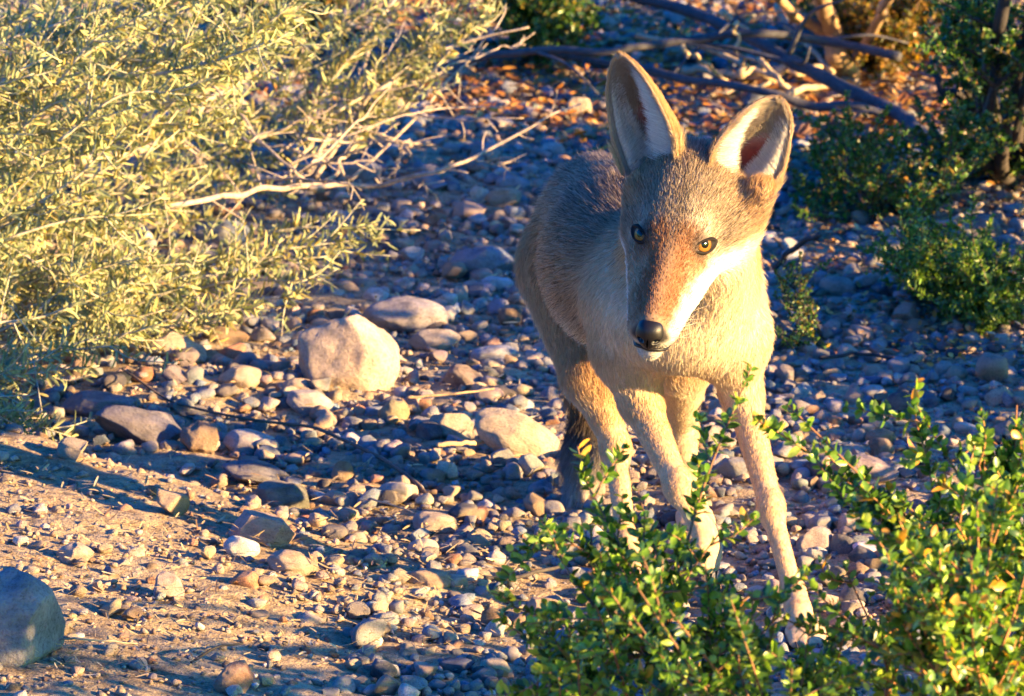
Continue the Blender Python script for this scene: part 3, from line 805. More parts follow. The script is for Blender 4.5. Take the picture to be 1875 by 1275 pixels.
m, nt, N, L, b = new_mat('hide')
a = N.new('ShaderNodeAttribute'); a.attribute_name = 'Col'
n1 = noise_node(nt, 260, 3); r1 = ramp(nt, n1.outputs[0], [(.3, (.75, .75, .75)), (.7, (1.15, 1.15, 1.15))])
L.new(mult(nt, a.outputs['Color'], r1.outputs[0]), b.inputs['Base Color']); b.inputs['Roughness'].default_value = .8
b.inputs['Subsurface Weight'].default_value = .15; b.inputs['Subsurface Radius'].default_value = (.01, .004, .002); b.inputs['Subsurface Scale'].default_value = .5
M_HIDE = m
ORG = np.array([float(W(1240, 900, -.98)[0]), -.98, 0.0])
coy = link('coyote', mesh_data('coyote', np.concatenate(Vall) - ORG, np.concatenate(Fall), M_HIDE, np.concatenate(Call)), None, tuple(ORG))
tag(coy, 'young tan and grey coyote with tall ears walking towards the viewer over the gravel', 'coyote')

# ---- fur: hair curves rooted on the body
m, nt, N, L, b = new_mat('fur')
a = N.new('ShaderNodeAttribute'); a.attribute_name = 'Col'
b.inputs['Roughness'].default_value = .55; b.inputs['Specular IOR Level'].default_value = .25
L.new(a.outputs['Color'], b.inputs['Base Color'])
t = N.new('ShaderNodeBsdfTranslucent'); L.new(a.outputs['Color'], t.inputs['Color'])
ms = N.new('ShaderNodeMixShader'); ms.inputs[0].default_value = .35
L.new(b.outputs[0], ms.inputs[1]); L.new(t.outputs[0], ms.inputs[2]); L.new(ms.outputs[0], N['Material Output'].inputs['Surface'])
M_FUR = m

def sample_quads(V, Q, n, wt, r_):
    a, b_, c_, d_ = [V[Q[:, i]] for i in range(4)]
    A = .5 * np.linalg.norm(np.cross(c_ - a, d_ - b_), axis=1) * wt
    i = r_.choice(len(Q), n, p=A / A.sum()); u = r_.random((n, 1)); v = r_.random((n, 1))
    return i, (a[i] * (1 - u) + b_[i] * u) * (1 - v) + (d_[i] * (1 - u) + c_[i] * u) * v

HR = dict(P=[], C=[], R=[])
NP = 5
def grow(root, nor, flow, length, col, rad, lift, r_, tipdark=None, curl=.25, droop=0.0):
    n = len(root)
    tang = nrm(flow - nor * np.sum(flow * nor, 1, keepdims=True))
    cl = np.stack([vnoise(root * 85 + q * 31, 70 + q) for q in range(3)], -1)          # neighbouring hairs lean together
    cl2 = np.stack([vnoise(root * 28 + q * 17, 80 + q) for q in range(3)], -1)
    lift = np.broadcast_to(lift, (n,))[:, None]
    curl = np.broadcast_to(curl, (n,))[:, None]
    d = nrm(tang * (1 - lift) + nor * lift + curl * cl + curl * cl2 + r_.normal(0, .15, (n, 3)))
    d2 = nrm(tang + .10 * nor + curl * 1.2 * cl + curl * cl2 + np.array([0, 0, -droop]) + r_.normal(0, .10, (n, 3)))
    s = np.linspace(0, 1, NP)[None, :, None]; Ln = length[:, None, None]
    P = root[:, None] + Ln * (d[:, None] * (s - .5 * s * s) + d2[:, None] * (.5 * s * s))
    C = np.repeat(col[:, None], NP, 1)
    if tipdark is not None:
        bnd = np.array([.62, .85, 1.12, 1.15, .55])[None, :, None]
        C = C * (1 + (bnd - 1) * tipdark[:, None, None])
    R = np.broadcast_to(rad, (n,))[:, None] * np.array([1, 1, .85, .6, .15])[None]
    HR['P'].append(P); HR['C'].append(C); HR['R'].append(R)

r_ = np.random.default_rng(11)
dq = dens0[BF].mean(1) * (fl0[BF].mean(1) > .0008)
NB = 400000
i, root = sample_quads(BV, BF, NB, dq, r_)
nor = sdf_n(root)
C, fl, flow, dens, hd, legw, bodyw = attributes(root + r_.normal(0, .0016, (NB, 3)), nor)
ln = fl * r_.uniform(.6, 1.2, NB)
agouti = np.clip(bodyw + hd * sstep(.03, 0, to_head(root)[:, 1]) * sstep(-.02, 0, to_head(root)[:, 2]), 0, 1)
C = C * np.exp(r_.normal(0, .16, NB) * (1 - .55 * legw))[:, None]
agouti = agouti * (1 - .9 * SMOOTHW)
dk = (r_.random(NB) < .28 * agouti)
C[dk] *= .28
lt = (r_.random(NB) < .14 * agouti); C[lt] = C[lt] * .5 + np.array([.62, .52, .38]) * .5
rad = .00016 + .00003 * (1 - hd) - .00007 * legw
grow(root - nor * .0006, nor, flow, ln, C, rad, .27 - .06 * hd - .14 * SMOOTHW, r_, np.clip(agouti + .10, 0, 1), .045 + .08 * bodyw * (1 - hd) * (1 - SMOOTHW) - .038 * SMOOTHW)
# ears: short velvet outside, long pale fringe inside from both rims
for E in EARS:
    nt_, nu_ = E['I'].shape[:2]
    gq = (np.arange(nt_ - 1)[:, None] * nu_ + np.arange(nu_ - 1)[None]); q = np.stack([gq, gq + 1, gq + nu_ + 1, gq + nu_], -1).reshape(-1, 4)
    for key, sg in (('I', 1), ('O', -1)):
        V_ = E[key].reshape(-1, 3); n_ = 28000 if key == 'O' else 26000
        i, root = sample_quads(V_, q, n_, 1.0, r_)
        a_, b_, d_ = V_[q[i, 0]], V_[q[i, 1]], V_[q[i, 3]]
        nn_ = nrm(np.cross(b_ - a_, d_ - a_))
        ref = (E['op'] if key == 'I' else -E['op'])
        ctr = E['I'].mean((0, 1)) + E['op'] * .05
        sgn = np.sign(np.sum(nn_ * (ctr - root), 1, keepdims=True)); nn_ = nn_ * sgn * (1 if key == 'I' else -1)
        tt = E['T'][np.minimum(q[i, 0] // nu_, nt_ - 1)]; uu = E['U'][q[i, 0] % nu_]
        if key == 'O':
            c_ = np.tile(np.array([.50, .31, .14]), (n_, 1)) * np.exp(r_.normal(0, .18, n_))[:, None]
            c_ = c_ * (1 - .35 * sstep(.7, 1, tt))[:, None]
            grow(root, nn_, np.tile(E['ax'], (n_, 1)), r_.uniform(.004, .008, n_), c_, .00013, .28, r_, None, .15)
        else:
            k_ = ((uu - E['u0']) / .48) ** 2 + ((tt - .36) / .24) ** 2 > r_.uniform(.7, 1.5, len(tt)); root, nn_, uu, tt = root[k_], nn_[k_], uu[k_], tt[k_]; n2 = len(root)
            c_ = np.tile(np.array([.40, .33, .25]), (n2, 1)) * np.exp(r_.normal(0, .15, n2))[:, None]
            fw = -np.sign(uu)[:, None] * E['side'] * .5 + E['ax'] * 1.0
            grow(root, nn_, fw, r_.uniform(.005, .011, n2), c_, .00013, .25, r_, None, .2)
    # soft fur along the rim
    n_ = 9000; tt = r_.uniform(.02, 1, n_) ** .9; ti = np.minimum((tt * (nt_ - 1)).astype(int), nt_ - 2); us = np.where(r_.random(n_) < .5, 1, -1); ui = np.where(us > 0, nu_ - 1, 0)
    f_ = r_.random((n_, 1)); mix = r_.random((n_, 1))
    root = (E['I'][ti, ui] * (1 - f_) + E['I'][ti + 1, ui] * f_) * mix + (E['O'][ti, ui] * (1 - f_) + E['O'][ti + 1, ui] * f_) * (1 - mix)
    out = nrm(us[:, None] * E['side'] * (1 - .5 * tt[:, None]) + E['ax'] * .5)
    c_ = np.tile(np.array([.58, .43, .27]), (n_, 1)) * np.exp(r_.normal(0, .18, n_))[:, None]
    grow(root, out, np.tile(E['ax'], (n_, 1)) + .3 * E['op'], r_.uniform(.002, .006, n_), c_, .00012, .3, r_, None, .2)
    # fringe
    inner = -1 if E is EARS[0] else 1
    for us, n_, Lh in ((1, 5200, .042), (-1, 3600, .034)):
        tt = r_.beta(1.5, 2.2, n_) * .85; ti = np.minimum((tt * (nt_ - 1)).astype(int), nt_ - 2)
        ui = np.where(us > 0, nu_ - 2 - r_.integers(0, 5, n_), 1 + r_.integers(0, 5, n_))
        root = E['I'][ti, ui] + (E['I'][ti + 1, ui] - E['I'][ti, ui]) * r_.random((n_, 1))
        fw = np.tile(-us * E['side'] * .9 + E['ax'] * .55 + E['op'] * .1, (n_, 1))
        nn_ = np.tile(nrm(-us * E['side'] * .3 + E['op']), (n_, 1))
        lnn = Lh * (1 - .75 * tt) * r_.uniform(.5, 1.1, n_)
        side_ok = (us > 0) == (E is EARS[0])
        lnn = lnn * (1.0 if side_ok else .45)
        c_ = np.tile(np.array([.74, .68, .58]), (n_, 1)) * np.exp(r_.normal(0, .14, n_))[:, None]
        grow(root, nn_, fw, lnn, c_, .00016, .35, r_, None, .10)
    # tuft at the foot of the ear
    n_ = 5000; tt = r_.uniform(0, .30, n_) ** 1.2; ti = np.minimum((tt * (nt_ - 1)).astype(int), nt_ - 2); ui = r_.integers(0, nu_, n_)
    root = E['O'][ti, ui]; nn_ = nrm(root - (E['I'][ti].mean(1) + E['I'][ti, 0] * 0)); 
    c_ = np.tile(np.array([.50, .36, .19]), (n_, 1)) * np.exp(r_.normal(0, .2, n_))[:, None]
    grow(root, nn_, np.tile(E['ax'], (n_, 1)), r_.uniform(.008, .018, n_), c_, .00018, .4, r_, None, .3)
# whiskers
n_ = 26; wr = []; wd = []
for k in range(n_):
    s_ = 1 if k % 2 else -1
    p0 = hp(s_ * .018, r_.uniform(.075, .104), r_.uniform(-.020, -.010)); wr.append(p0 - sdf_n(p0[None])[0] * float(sdf_at(p0[None])[0])); wd.append(s_ * HX * 1.0 - HY * r_.uniform(.3, .9) - HZ * r_.uniform(.1, .5))
wr = np.array(wr); grow(wr, sdf_n(wr), np.array(wd), r_.uniform(.02, .045, n_), np.tile([.5, .42, .3], (n_, 1)), .00013, .4, r_, None, .05)

P = np.concatenate(HR['P']); C = np.clip(np.concatenate(HR['C']), .008, .88); R = np.concatenate(HR['R'])
hc = bpy.data.hair_curves.new('fur'); hc.add_curves([NP] * len(P))
hc.attributes['position'].data.foreach_set('vector', (P - ORG).astype(np.float32).ravel())
ra = hc.attributes.get('radius') or hc.attributes.new('radius', 'FLOAT', 'POINT'); ra.data.foreach_set('value', R.astype(np.float32).ravel())
ca = hc.attributes.new('Col', 'FLOAT_COLOR', 'POINT'); c4 = np.ones((P.shape[0] * NP, 4), np.float32); c4[:, :3] = C.reshape(-1, 3); ca.data.foreach_set('color', c4.ravel())
hc.materials.append(M_FUR)
link('fur', hc, coy)

# ---- eyes: dark almond lid, amber iris, black pupil; nose
def plain(name, col_, rough, coat=0.0, spec=.5, bump=0):
    m, nt, N, L, b = new_mat(name)
    b.inputs['Base Color'].default_value = (*col_, 1); b.inputs['Roughness'].default_value = rough; b.inputs['Coat Weight'].default_value = coat
    b.inputs['Coat Roughness'].default_value = .05; b.inputs['Specular IOR Level'].default_value = spec
    if bump:
        n1 = noise_node(nt, bump, 3); bp = N.new('ShaderNodeBump'); bp.inputs['Strength'].default_value = .35; bp.inputs['Distance'].default_value = .0006
        L.new(n1.outputs[0], bp.inputs['Height']); L.new(bp.outputs[0], b.inputs['Normal'])
    return m
M_LID = plain('eyelid', (.012, .009, .008), .7, 0, .12)
M_PUP = plain('pupil', (.004, .004, .004), .12, .05, .2)
M_NOSE = plain('nose_leather', (.006, .0055, .0055), .42, .0, .35, 1400)
m, nt, N, L, b = new_mat('iris')
a = N.new('ShaderNodeAttribute'); a.attribute_name = 'Col'; n1 = noise_node(nt, 900, 3); r1 = ramp(nt, n1.outputs[0], [(.3, (.65, .6, .55)), (.7, (1.2, 1.2, 1.2))])
L.new(mult(nt, a.outputs['Color'], r1.outputs[0]), b.inputs['Base Color']); b.inputs['Roughness'].default_value = .3; b.inputs['Coat Weight'].default_value = .04; b.inputs['Specular IOR Level'].default_value = .1; b.inputs['Coat Roughness'].default_value = .03
M_IRIS = m
NTH = 40
for s_, ec, en in zip((-1, 1), EYES, EYEN):
    la = nrm(s_ * .75 * HX - .62 * HY - .10 * HZ); la = nrm(la - en * (la @ en)); lb = np.cross(en, la); lb = lb * np.sign(lb @ (-HY + .9 * HZ))    # lb: towards the upper lid
    ec = ec - en * .0012
    HL, HU, HD = .0130, .0045, .0064
    th = np.arange(NTH) / NTH * 2 * math.pi
    ex, ey_ = np.cos(th), np.sin(th)
    def almond(x):  # half heights at x in -1..1
        return (1 - np.abs(x) ** 2.1)
    bx = HL * ex; by = np.where(ey_ > 0, HU, HD) * np.sign(ey_) * np.abs(ey_) ** 1.5
    def dome(x, y, h0): return ec + la * x[..., None] + lb * y[..., None] + en * (h0 + .0030 * (1 - (x / .014) ** 2 - (y / .012) ** 2))[..., None]
    rr = np.array([.0, .5, .9, 1.0, 1.13, 1.30, 1.55]); hh = np.array([-.0006, -.0006, -.0006, .0004, .0012, .0006, -.0035])
    V = np.concatenate([dome(r * bx * (1 + .45 * max(r - 1, 0) / .3 * np.clip(-ex, 0, 1) ** 4), r * by, h_) for r, h_ in zip(rr, hh)])
    k_ = np.arange(len(rr) - 1)[:, None] * NTH; j_ = np.arange(NTH)[None]; j2 = (j_ + 1) % NTH
    q = np.stack([k_ + j_, k_ + j2, k_ + NTH + j2, k_ + NTH + j_], -1).reshape(-1, 4)
    eye = link('eye', mesh_data('eye', V - ORG, q, M_LID), coy)
    def disc(rad, cx, cy, h0, dark):
        rr = np.linspace(0, 1, 7)
        V = []; Cc = []
        for r in rr:
            x = cx + rad * r * ex; y = cy + rad * r * ey_
            xm = np.clip(x / HL, -1, 1); lim = (1 - np.abs(xm) ** 1.9) * .95
            y = np.clip(y, -HD * lim, HU * lim * .92)
            V.append(dome(x, y, h0 + .0003 * (1 - r * r)))
            c_ = np.array([.24, .105, .018]) * (1.2 - .5 * r) if r < .9 else np.array([.02, .010, .005])
            Cc.append(np.tile(c_, (NTH, 1)))
        k_ = np.arange(6)[:, None] * NTH
        q = np.stack([k_ + j_, k_ + j2, k_ + NTH + j2, k_ + NTH + j_], -1).reshape(-1, 4)
        return np.concatenate(V), q, np.concatenate(Cc)
    gx_ = nrm(TOC + .1 * HX); cx = float(np.clip((gx_ @ la) * .0035, -.003, .003)); cy = .0014
    V, q, Cc = disc(.0082, cx, cy, .0001, 0)
    iris = link('iris', mesh_data('iris', V - ORG, q, M_IRIS, Cc), eye)
    V, q, Cc = disc(.0042, cx, cy + .0004, .0006, 0)
    link('pupil', mesh_data('pupil', V - ORG, q, M_PUP), eye)
# nose
NPR = PR; PRN = []
PR = PRN
ELL(hp(0, .1150, -.0070), (.0135, .0106, .0098), .006, M=HM); ELL(hp(0, .110, .0005), (.0110, .0106, .0064), .008, M=HM); ELL(hp(0, .1175, -.0150), (.0085, .0065, .0080), .006, M=HM)
def nostril(F, lo, h):
    g = np.stack(np.meshgrid(*[lo[a_] + h * np.arange(F.shape[a_]) for a_ in range(3)], indexing='ij'), -1)
    for s_ in (-1, 1):
        for q in (d_ell(g, hp(s_ * .0076, .1255, -.0080), np.array([.0040, .008, .0036]), HM), d_ell(g, hp(s_ * .0125, .1210, -.0110), np.array([.0050, .007, .0016]), HM)):
            F = np.maximum(F, -q)
    q = d_ell(g, hp(0, .1260, -.014), np.array([.0009, .005, .010]), HM); F = np.maximum(F, -q)
    return F
F, lo = sdf_grid(PRN, .0007, .004, nostril); V, q = surface_nets(F, lo, .0007); V = smooth_mesh(V, q, 1)
PR = NPR
link('nose', mesh_data('nose', V - ORG, q, M_NOSE), coy)

M_CLAW = plain('claw_horn', (.03, .025, .022), .4)
for c_, d_ in CLAWS:
    a = Acc(); q = catmull([c_ - d_ * .3, c_ + d_ * .45 + np.array([0, 0, .001]), c_ + d_], 8); tube(a, q, np.linspace(.0019, .0004, 8), (.03, .03, .03), 8)
    link('claw', mesh_data('claw', np.concatenate(a.V) - ORG, np.concatenate(a.F), M_CLAW), coy)

# dark lip line along the mouth
u_ = np.linspace(-.85, 1, 46); au = np.abs(u_)
LPt = HO + np.outer(.030 * u_ * (.60 + .40 * au), HX) + np.outer(.1175 - .066 * au ** 1.7, HY) + np.outer(-.0262 - .0035 * au, HZ)
for _ in range(14): LPt = LPt - sdf_n(LPt) * sdf_at(LPt)[:, None] * .8
LPt = LPt + sdf_n(LPt) * .0012
a = Acc(); tube(a, LPt, .0015 * np.minimum(1, 6 * (1 - np.abs(np.linspace(-1, 1, 46)))) + .0003, (.02, .02, .02), 7)
M_LIP = plain('lip_skin', (.010, .008, .008), .5, 0, .3)
link('lip', mesh_data('lip', np.concatenate(a.V) - ORG, np.concatenate(a.F), M_LIP), coy)

# ------------------------------------------------------------------ plants, dead branches, twigs
def root_empty(name, loc):
    o = bpy.data.objects.new(name, None); COL.objects.link(o); o.location = tuple(float(v) for v in loc); o.empty_display_size = .05
    return o

def path_px(pts, lift=None, n=24, jit=0.0, seed=0):
    """polyline through picture points; each point (px, py, height above the ground there)"""
    Q = []
    for (px, py, hgt) in pts:
        d = ray(px, py); z = hgt
        for _ in range(6):
            t = (z - CAM[2]) / d[2]; q = CAM + d * t
            z = float(terrain(q[0], q[1])) + hgt
        Q.append(CAM + d * ((z - CAM[2]) / d[2]))
    P = catmull(Q, n)
    if jit:
        s = np.linspace(0, 1, n)[:, None] * np.array([[9.0, 0, 0]]) + seed * 3.7
        P = P + jit * np.stack([vnoise(s, 31), vnoise(s, 32), vnoise(s, 33)], -1)
    return P

# fallen dark branches across the top
GB = (.06, .058, .062)
def fallen(name, pts, r0, r1, label, twigs, seed, colr=GB):
    P = path_px(pts, n=60, jit=.006, seed=seed)
    o = root_empty(name, P[0]); r_ = np.random.default_rng(seed)
    a = Acc(); s = np.linspace(0, 1, 60)
    tube(a, P, (r0 * (1 - s) + r1 * s) * (1 + .10 * vnoise(np.stack([s * 30, s * 0 + seed, s * 0], -1), 3)), colr, 10, .16)
    for _ in range(twigs):
        k = r_.integers(8, 58); ln = r_.uniform(.06, .2); d = nrm(nrm(P[min(k + 1, 59)] - P[k]) * r_.uniform(.3, 1) + r_.normal(0, .6, 3) * np.array([1, 1, .5]))
        q = catmull([P[k], P[k] + d * ln * .5 + r_.normal(0, .008, 3), P[k] + d * ln + np.array([0, 0, -.01])], 9)
        tube(a, q, np.linspace(r1 * .45, .0012, 9), np.array(colr) * 1.2, 5)
    a.build('limb', M_BARK, o)
    tag(o, label, 'branch', 'fallen dark branches along the top')
    return P
B1 = fallen('fallen_branch', [(1090, -22, .10), (1300, 38, .09), (1410, 90, .08), (1500, 142, .06), (1640, 208, .03), (1720, 262, .02)], .0075, .0105, 'thick dark branch slanting down from the top edge to the dark bush at right', 5, 1)
B2 = fallen('fallen_branch', [(735, 158, .03), (800, 142, .03), (880, 108, .05), (1000, 98, .07), (1110, 96, .08), (1240, 72, .09), (1400, 66, .10), (1520, 78, .09), (1650, 106, .08)], .0042, .0064, 'long dark branch running level above the coyote\'s ears', 6, 2)
B3 = fallen('fallen_branch', [(905, 96, .03), (1040, 106, .03), (1180, 130, .04), (1310, 148, .05), (1420, 172, .05), (1530, 196, .04), (1620, 212, .03)], .0050, .0062, 'lowest dark branch passing just behind the tips of the ears', 4, 3)

# bleached sticks of the driftwood pile
STK = [([(1170, 60, .06), (1300, 92, .05), (1400, 140, .03), (1470, 160, .02)], .0042), ([(1320, 20, .12), (1400, 80, .06), (1462, 140, .03)], .0055), ([(1250, 128, .02), (1330, 136, .02), (1420, 146, .02)], .0065),
       ([(1350, 140, .03), (1430, 132, .03), (1500, 128, .03)], .008), ([(1345, 40, .12), (1352, 90, .08), (1368, 130, .04)], .003), ([(1300, 178, .01), (1350, 165, .02), (1410, 150, .03)], .004),
       ([(1250, 85, .08), (1290, 118, .05), (1340, 150, .02)], .0035), ([(1390, 105, .05), (1430, 150, .03), (1455, 178, .01)], .0045), ([(1440, 170, .02), (1510, 160, .02), (1570, 166, .02)], .005), ([(1420, 12, .10), (1465, 70, .06), (1530, 130, .03)], .0052)]
for k, (pts, rr) in enumerate(STK):
    P = path_px(pts, n=18, jit=.006, seed=k + 40); a = Acc(); s = np.linspace(0, 1, 18)
    tube(a, P, rr * (1 - .35 * s), (.50, .38, .22), 7, .2)
    o = root_empty('dry_stick', P[0]); st_ = a.build('stick', M_BARK, o)
    bpy.data.objects.remove(o); st_.name = 'dry_stick'; st_.location = tuple(P[0])
    tag(st_, 'sunlit bleached stick lying in the tangle behind the dark branches', 'stick', 'sunlit bleached sticks')

# twigs lying on the gravel
def ground_twig(pts, r0, r1, colr, label, jit=.004):
    P = path_px(pts, n=30, jit=jit, seed=len(label)); a = Acc(); s = np.linspace(0, 1, 30)
    tube(a, P, r0 * (1 - s) + r1 * s, colr, 6, .2)
    off = P[0]; V = np.concatenate(a.V) - off
    o = link('twig', mesh_data('twig', V, np.concatenate(a.F), M_BARK, np.concatenate(a.C)), None, tuple(off)); tag(o, label, 'twig')
ground_twig([(225, 680, .02), (330, 742, .012), (450, 772, .012), (590, 790, .014), (690, 832, .014), (770, 885, .010), (795, 905, .004)], .0012, .0028, (.13, .085, .055), 'long thin dark twig curving across the gravel under the big boulder')
ground_twig([(800, 815, .016), (850, 812, .016), (895, 808, .014)], .0028, .0026, (.46, .33, .18), 'short straw coloured stick against the front of the long pale slab', .001)
ground_twig([(745, 728, .02), (820, 722, .02), (905, 712, .016)], .0017, .0012, (.30, .2, .11), 'thin brown straw beside the flat black stone', .001)
ground_twig([(655, 905, .012), (720, 926, .014), (790, 950, .010)], .0013, .0009, (.45, .33, .18), 'thin pale straw above the tan cobble', .001)
ground_twig([(350, 1215, .006), (395, 1186, .02), (445, 1178, .014)], .0016, .0008, (.03, .025, .02), 'short black twig arching near the bottom edge', .001)
ground_twig([(95, 1168, .012), (160, 1172, .02), (250, 1178, .008)], .0010, .0008, (.42, .32, .19), 'pale straw lying right of the large blue-grey rock', .001)
ground_twig([(885, 1058, .010), (950, 1056, .014), (1030, 1036, .012)], .0026, .0018, (.05, .04, .035), 'dark twig left of the green bush behind the flat orange stone', .002)
ground_twig([(1690, 412, .03), (1745, 402, .05), (1800, 372, .05)], .0035, .0025, (.28, .22, .16), 'grey-brown stick in the shade under the dark bush at right', .003)
ground_twig([(1500, 655, .012), (1580, 650, .014), (1680, 664, .012)], .0024, .0018, (.035, .03, .03), 'dark stick lying in the shaded gravel right of the coyote\'s chest', .003)
ground_twig([(1415, 490, .01), (1455, 455, .04), (1500, 428, .07)], .0042, .0035, (.06, .05, .045), 'dark bent stem leaning up beside the coyote\'s neck', .002)

# grey saltbush on the left
SC_COL = np.array([(.27, .29, .125), (.31, .32, .145), (.22, .25, .12), (.36, .35, .15), (.33, .27, .09), (.17, .205, .105)])
r_ = np.random.default_rng(23)
base = np.array([-.98, .18, float(terrain(-.98, .18))])
salt = root_empty('saltbush', base)
tag(salt, 'large pale grey-green shrub with narrow leaves filling the upper left', 'shrub')
stems = Acc(); fol = Acc(); bare = Acc()
def spray_leaves(fol, P, r_, n, L0, L1, W0, cols, start=.15, shape='strap', spread=.9, opposite=False, droop=0):
    k = np.sort(r_.uniform(start, 1, n)) * (len(P) - 1); i = np.minimum(k.astype(int), len(P) - 2); f = (k - i)[:, None]
    pos = P[i] * (1 - f) + P[i + 1] * f; T = nrm(P[i + 1] - P[i])
    rad = r_.normal(0, 1, (n, 3)); rad = nrm(rad - T * np.sum(rad * T, 1, keepdims=True))
    if opposite: rad[1::2] = -rad[:-1:2][:len(rad[1::2])]; pos[1::2] = pos[:-1:2][:len(pos[1::2])]
    d = nrm(T * r_.uniform(.25, .9, (n, 1)) + rad * spread + np.array([0, 0, .18 - droop]))
    s = k / (len(P) - 1); L = r_.uniform(L0, L1, n) * (1 - .35 * s ** 3)
    C = cols[r_.integers(0, len(cols), n)] * np.exp(r_.normal(0, .16, n))[:, None]
    leaves(fol, pos, d, nrm(r_.normal(0, 1, (n, 3)) + T * .6), L, W0 * r_.uniform(.75, 1.25, n), C, shape, r_.uniform(-.25, .45, n), .35)
def salt_target(px, py, r_, nearer=None):
    yg = ground_y(px, py); y = min(yg - r_.uniform(.10, .42), r_.uniform(-.25, .62))
    if nearer is not None: y = min(yg - nearer, .75)
    return W(px, py, y)
POLY_D = [(-60, -60), (640, -60), (560, 60), (430, 180), (340, 330), (390, 470), (300, 600), (140, 700), (110, 790), (-60, 790)]
tips = []
while len(tips) < 165:
    px, py = r_.uniform(-70, 660), r_.uniform(-70, 790)
    if in_poly(px, py, POLY_D): tips.append((px, py, None))
EXPL = [(682, 412, .42), (650, 440, .40), (545, 545, .30), (480, 560, .25), (430, 590, .22), (600, 470, .35), (520, 470, .35), (470, 500, .32), (575, 520, .3), (905, 20, .5), (880, -20, .6), (840, 60, .5), (790, 30, .5), (745, 90, .5), (700, 50, .45), (560, 200, .35), (510, 250, .3), (470, 330, .22),
        (610, 210, .38), (800, 100, .5), (760, 10, .6), (860, -10, .6), (130, 800, .05), (100, 770, .06), (60, 800, .06), (350, 610, .09), (300, 650, .08), (520, 300, .25), (560, 330, .2), (420, 400, .18), (730, 30, .55), (690, 10, .55), (610, 60, .45), (570, 110, .4)]
tips += EXPL
for j, (px, py, near) in enumerate(tips):
    T = salt_target(px, py, r_, near)
    long_ = near is not None
    # each tip springs from a limb point further left/lower
    o_ = T + np.array([-r_.uniform(.10, .22) * (1.5 if long_ else 1), r_.uniform(-.05, .08), -r_.uniform(.03, .12)])
    if px > 600 and py < 200: o_ = T + np.array([-r_.uniform(.08, .2), r_.uniform(-.03, .05), -r_.uniform(.08, .2)])
    if (px, py) == (682, 412): o_ = T + np.array([-.20, .02, -.055])
    o_[2] = max(o_[2], float(terrain(o_[0], o_[1])) + .03)
    mid = (o_ + T) / 2 + np.array([0, 0, r_.uniform(-.01, .02)]) + r_.normal(0, .008, 3)
    P = catmull([o_, mid, T], 22)
    tube(stems, P, np.linspace(.0022, .0007, 22), (.42, .37, .24), 5)
    spray_leaves(fol, P, r_, int(np.linalg.norm(T - o_) / .0025), .014, .029, .0031, SC_COL, .05)
    for _ in range(5):
        k = r_.integers(3, 20); dd = nrm(nrm(P[k + 1] - P[k]) + r_.normal(0, .75, 3)); q = catmull([P[k], P[k] + dd * .03 + r_.normal(0, .003, 3), P[k] + dd * r_.uniform(.05, .09) + np.array([0, 0, .008])], 9)
        tube(stems, q, np.linspace(.0012, .0005, 9), (.42, .38, .25), 4)
        spray_leaves(fol, q, r_, int(r_.uniform(13, 24)), .009, .021, .0027, SC_COL, .1)
    if j % 5 == 0 and px < 430:      # connect to the crown base through a woody limb
        Pl = catmull([base + r_.normal(0, .04, 3) * np.array([1, 1, 0]), base * .45 + o_ * .55 + np.array([0, 0, .10]) + r_.normal(0, .03, 3), o_], 18)
        tube(stems, Pl, np.linspace(.0048, .0018, 18), (.33, .27, .19), 6, .15)
# fill of shorter sprays deep in the crown, away from the frame edge too
stems.build('stem', M_BARK, salt); fol.build('foliage', M_SILVER, salt)
# bare woody branches of the shrub
BW = (.36, .285, .21)
BARE = [([(150, 290, .18), (285, 262, .16), (365, 200, .16), (440, 140, .18), (520, 100, .20)], .0068, .0040), ([(340, 100, .22), (395, 155, .18), (450, 225, .14), (520, 300, .10), (560, 330, .08)], .0032, .0018),
        ([(600, 335, .05), (560, 345, .06), (480, 345, .08), (400, 365, .09), (300, 380, .10)], .0040, .0045), ([(560, 345, .06), (660, 342, .05), (760, 330, .06), (840, 298, .08), (930, 250, .10), (1000, 215, .12), (1065, 185, .13)], .0042, .0012),
        ([(575, 330, .05), (640, 235, .11), (690, 170, .16), (760, 120, .18), (850, 75, .20), (975, 48, .22)], .0050, .0016), ([(560, 320, .06), (620, 215, .12), (660, 140, .16), (690, 60, .2), (730, -20, .24)], .0046, .0030),
        ([(470, 260, .10), (560, 284, .09), (620, 296, .08), (690, 292, .08)], .0024, .0012), ([(600, 330, .06), (640, 280, .08), (700, 200, .13), (735, 130, .16)], .0030, .0014),
        ([(640, 330, .05), (700, 270, .08), (780, 190, .12), (860, 110, .16), (900, 55, .2), (925, 15, .22)], .0030, .0010), ([(650, 240, .10), (700, 248, .10), (765, 262, .08), (830, 272, .07)], .0016, .0008), ([(520, 320, .07), (590, 250, .10), (640, 230, .11)], .0022, .0014),
        ([(330, 235, .15), (352, 280, .11), (372, 300, .08)], .0022, .0012), ([(600, 20, .24), (610, 90, .2), (600, 130, .18)], .0022, .0014), ([(680, 330, .05), (720, 335, .04), (770, 340, .04), (780, 356, .03)], .0020, .0010),
        ([(745, 250, .09), (728, 300, .06), (712, 340, .03)], .0016, .0008), ([(860, 290, .08), (905, 300, .07), (935, 308, .06)], .0014, .0007), ([(700, 165, .15), (800, 130, .16), (905, 95, .17), (965, 82, .18)], .0020, .0010)]
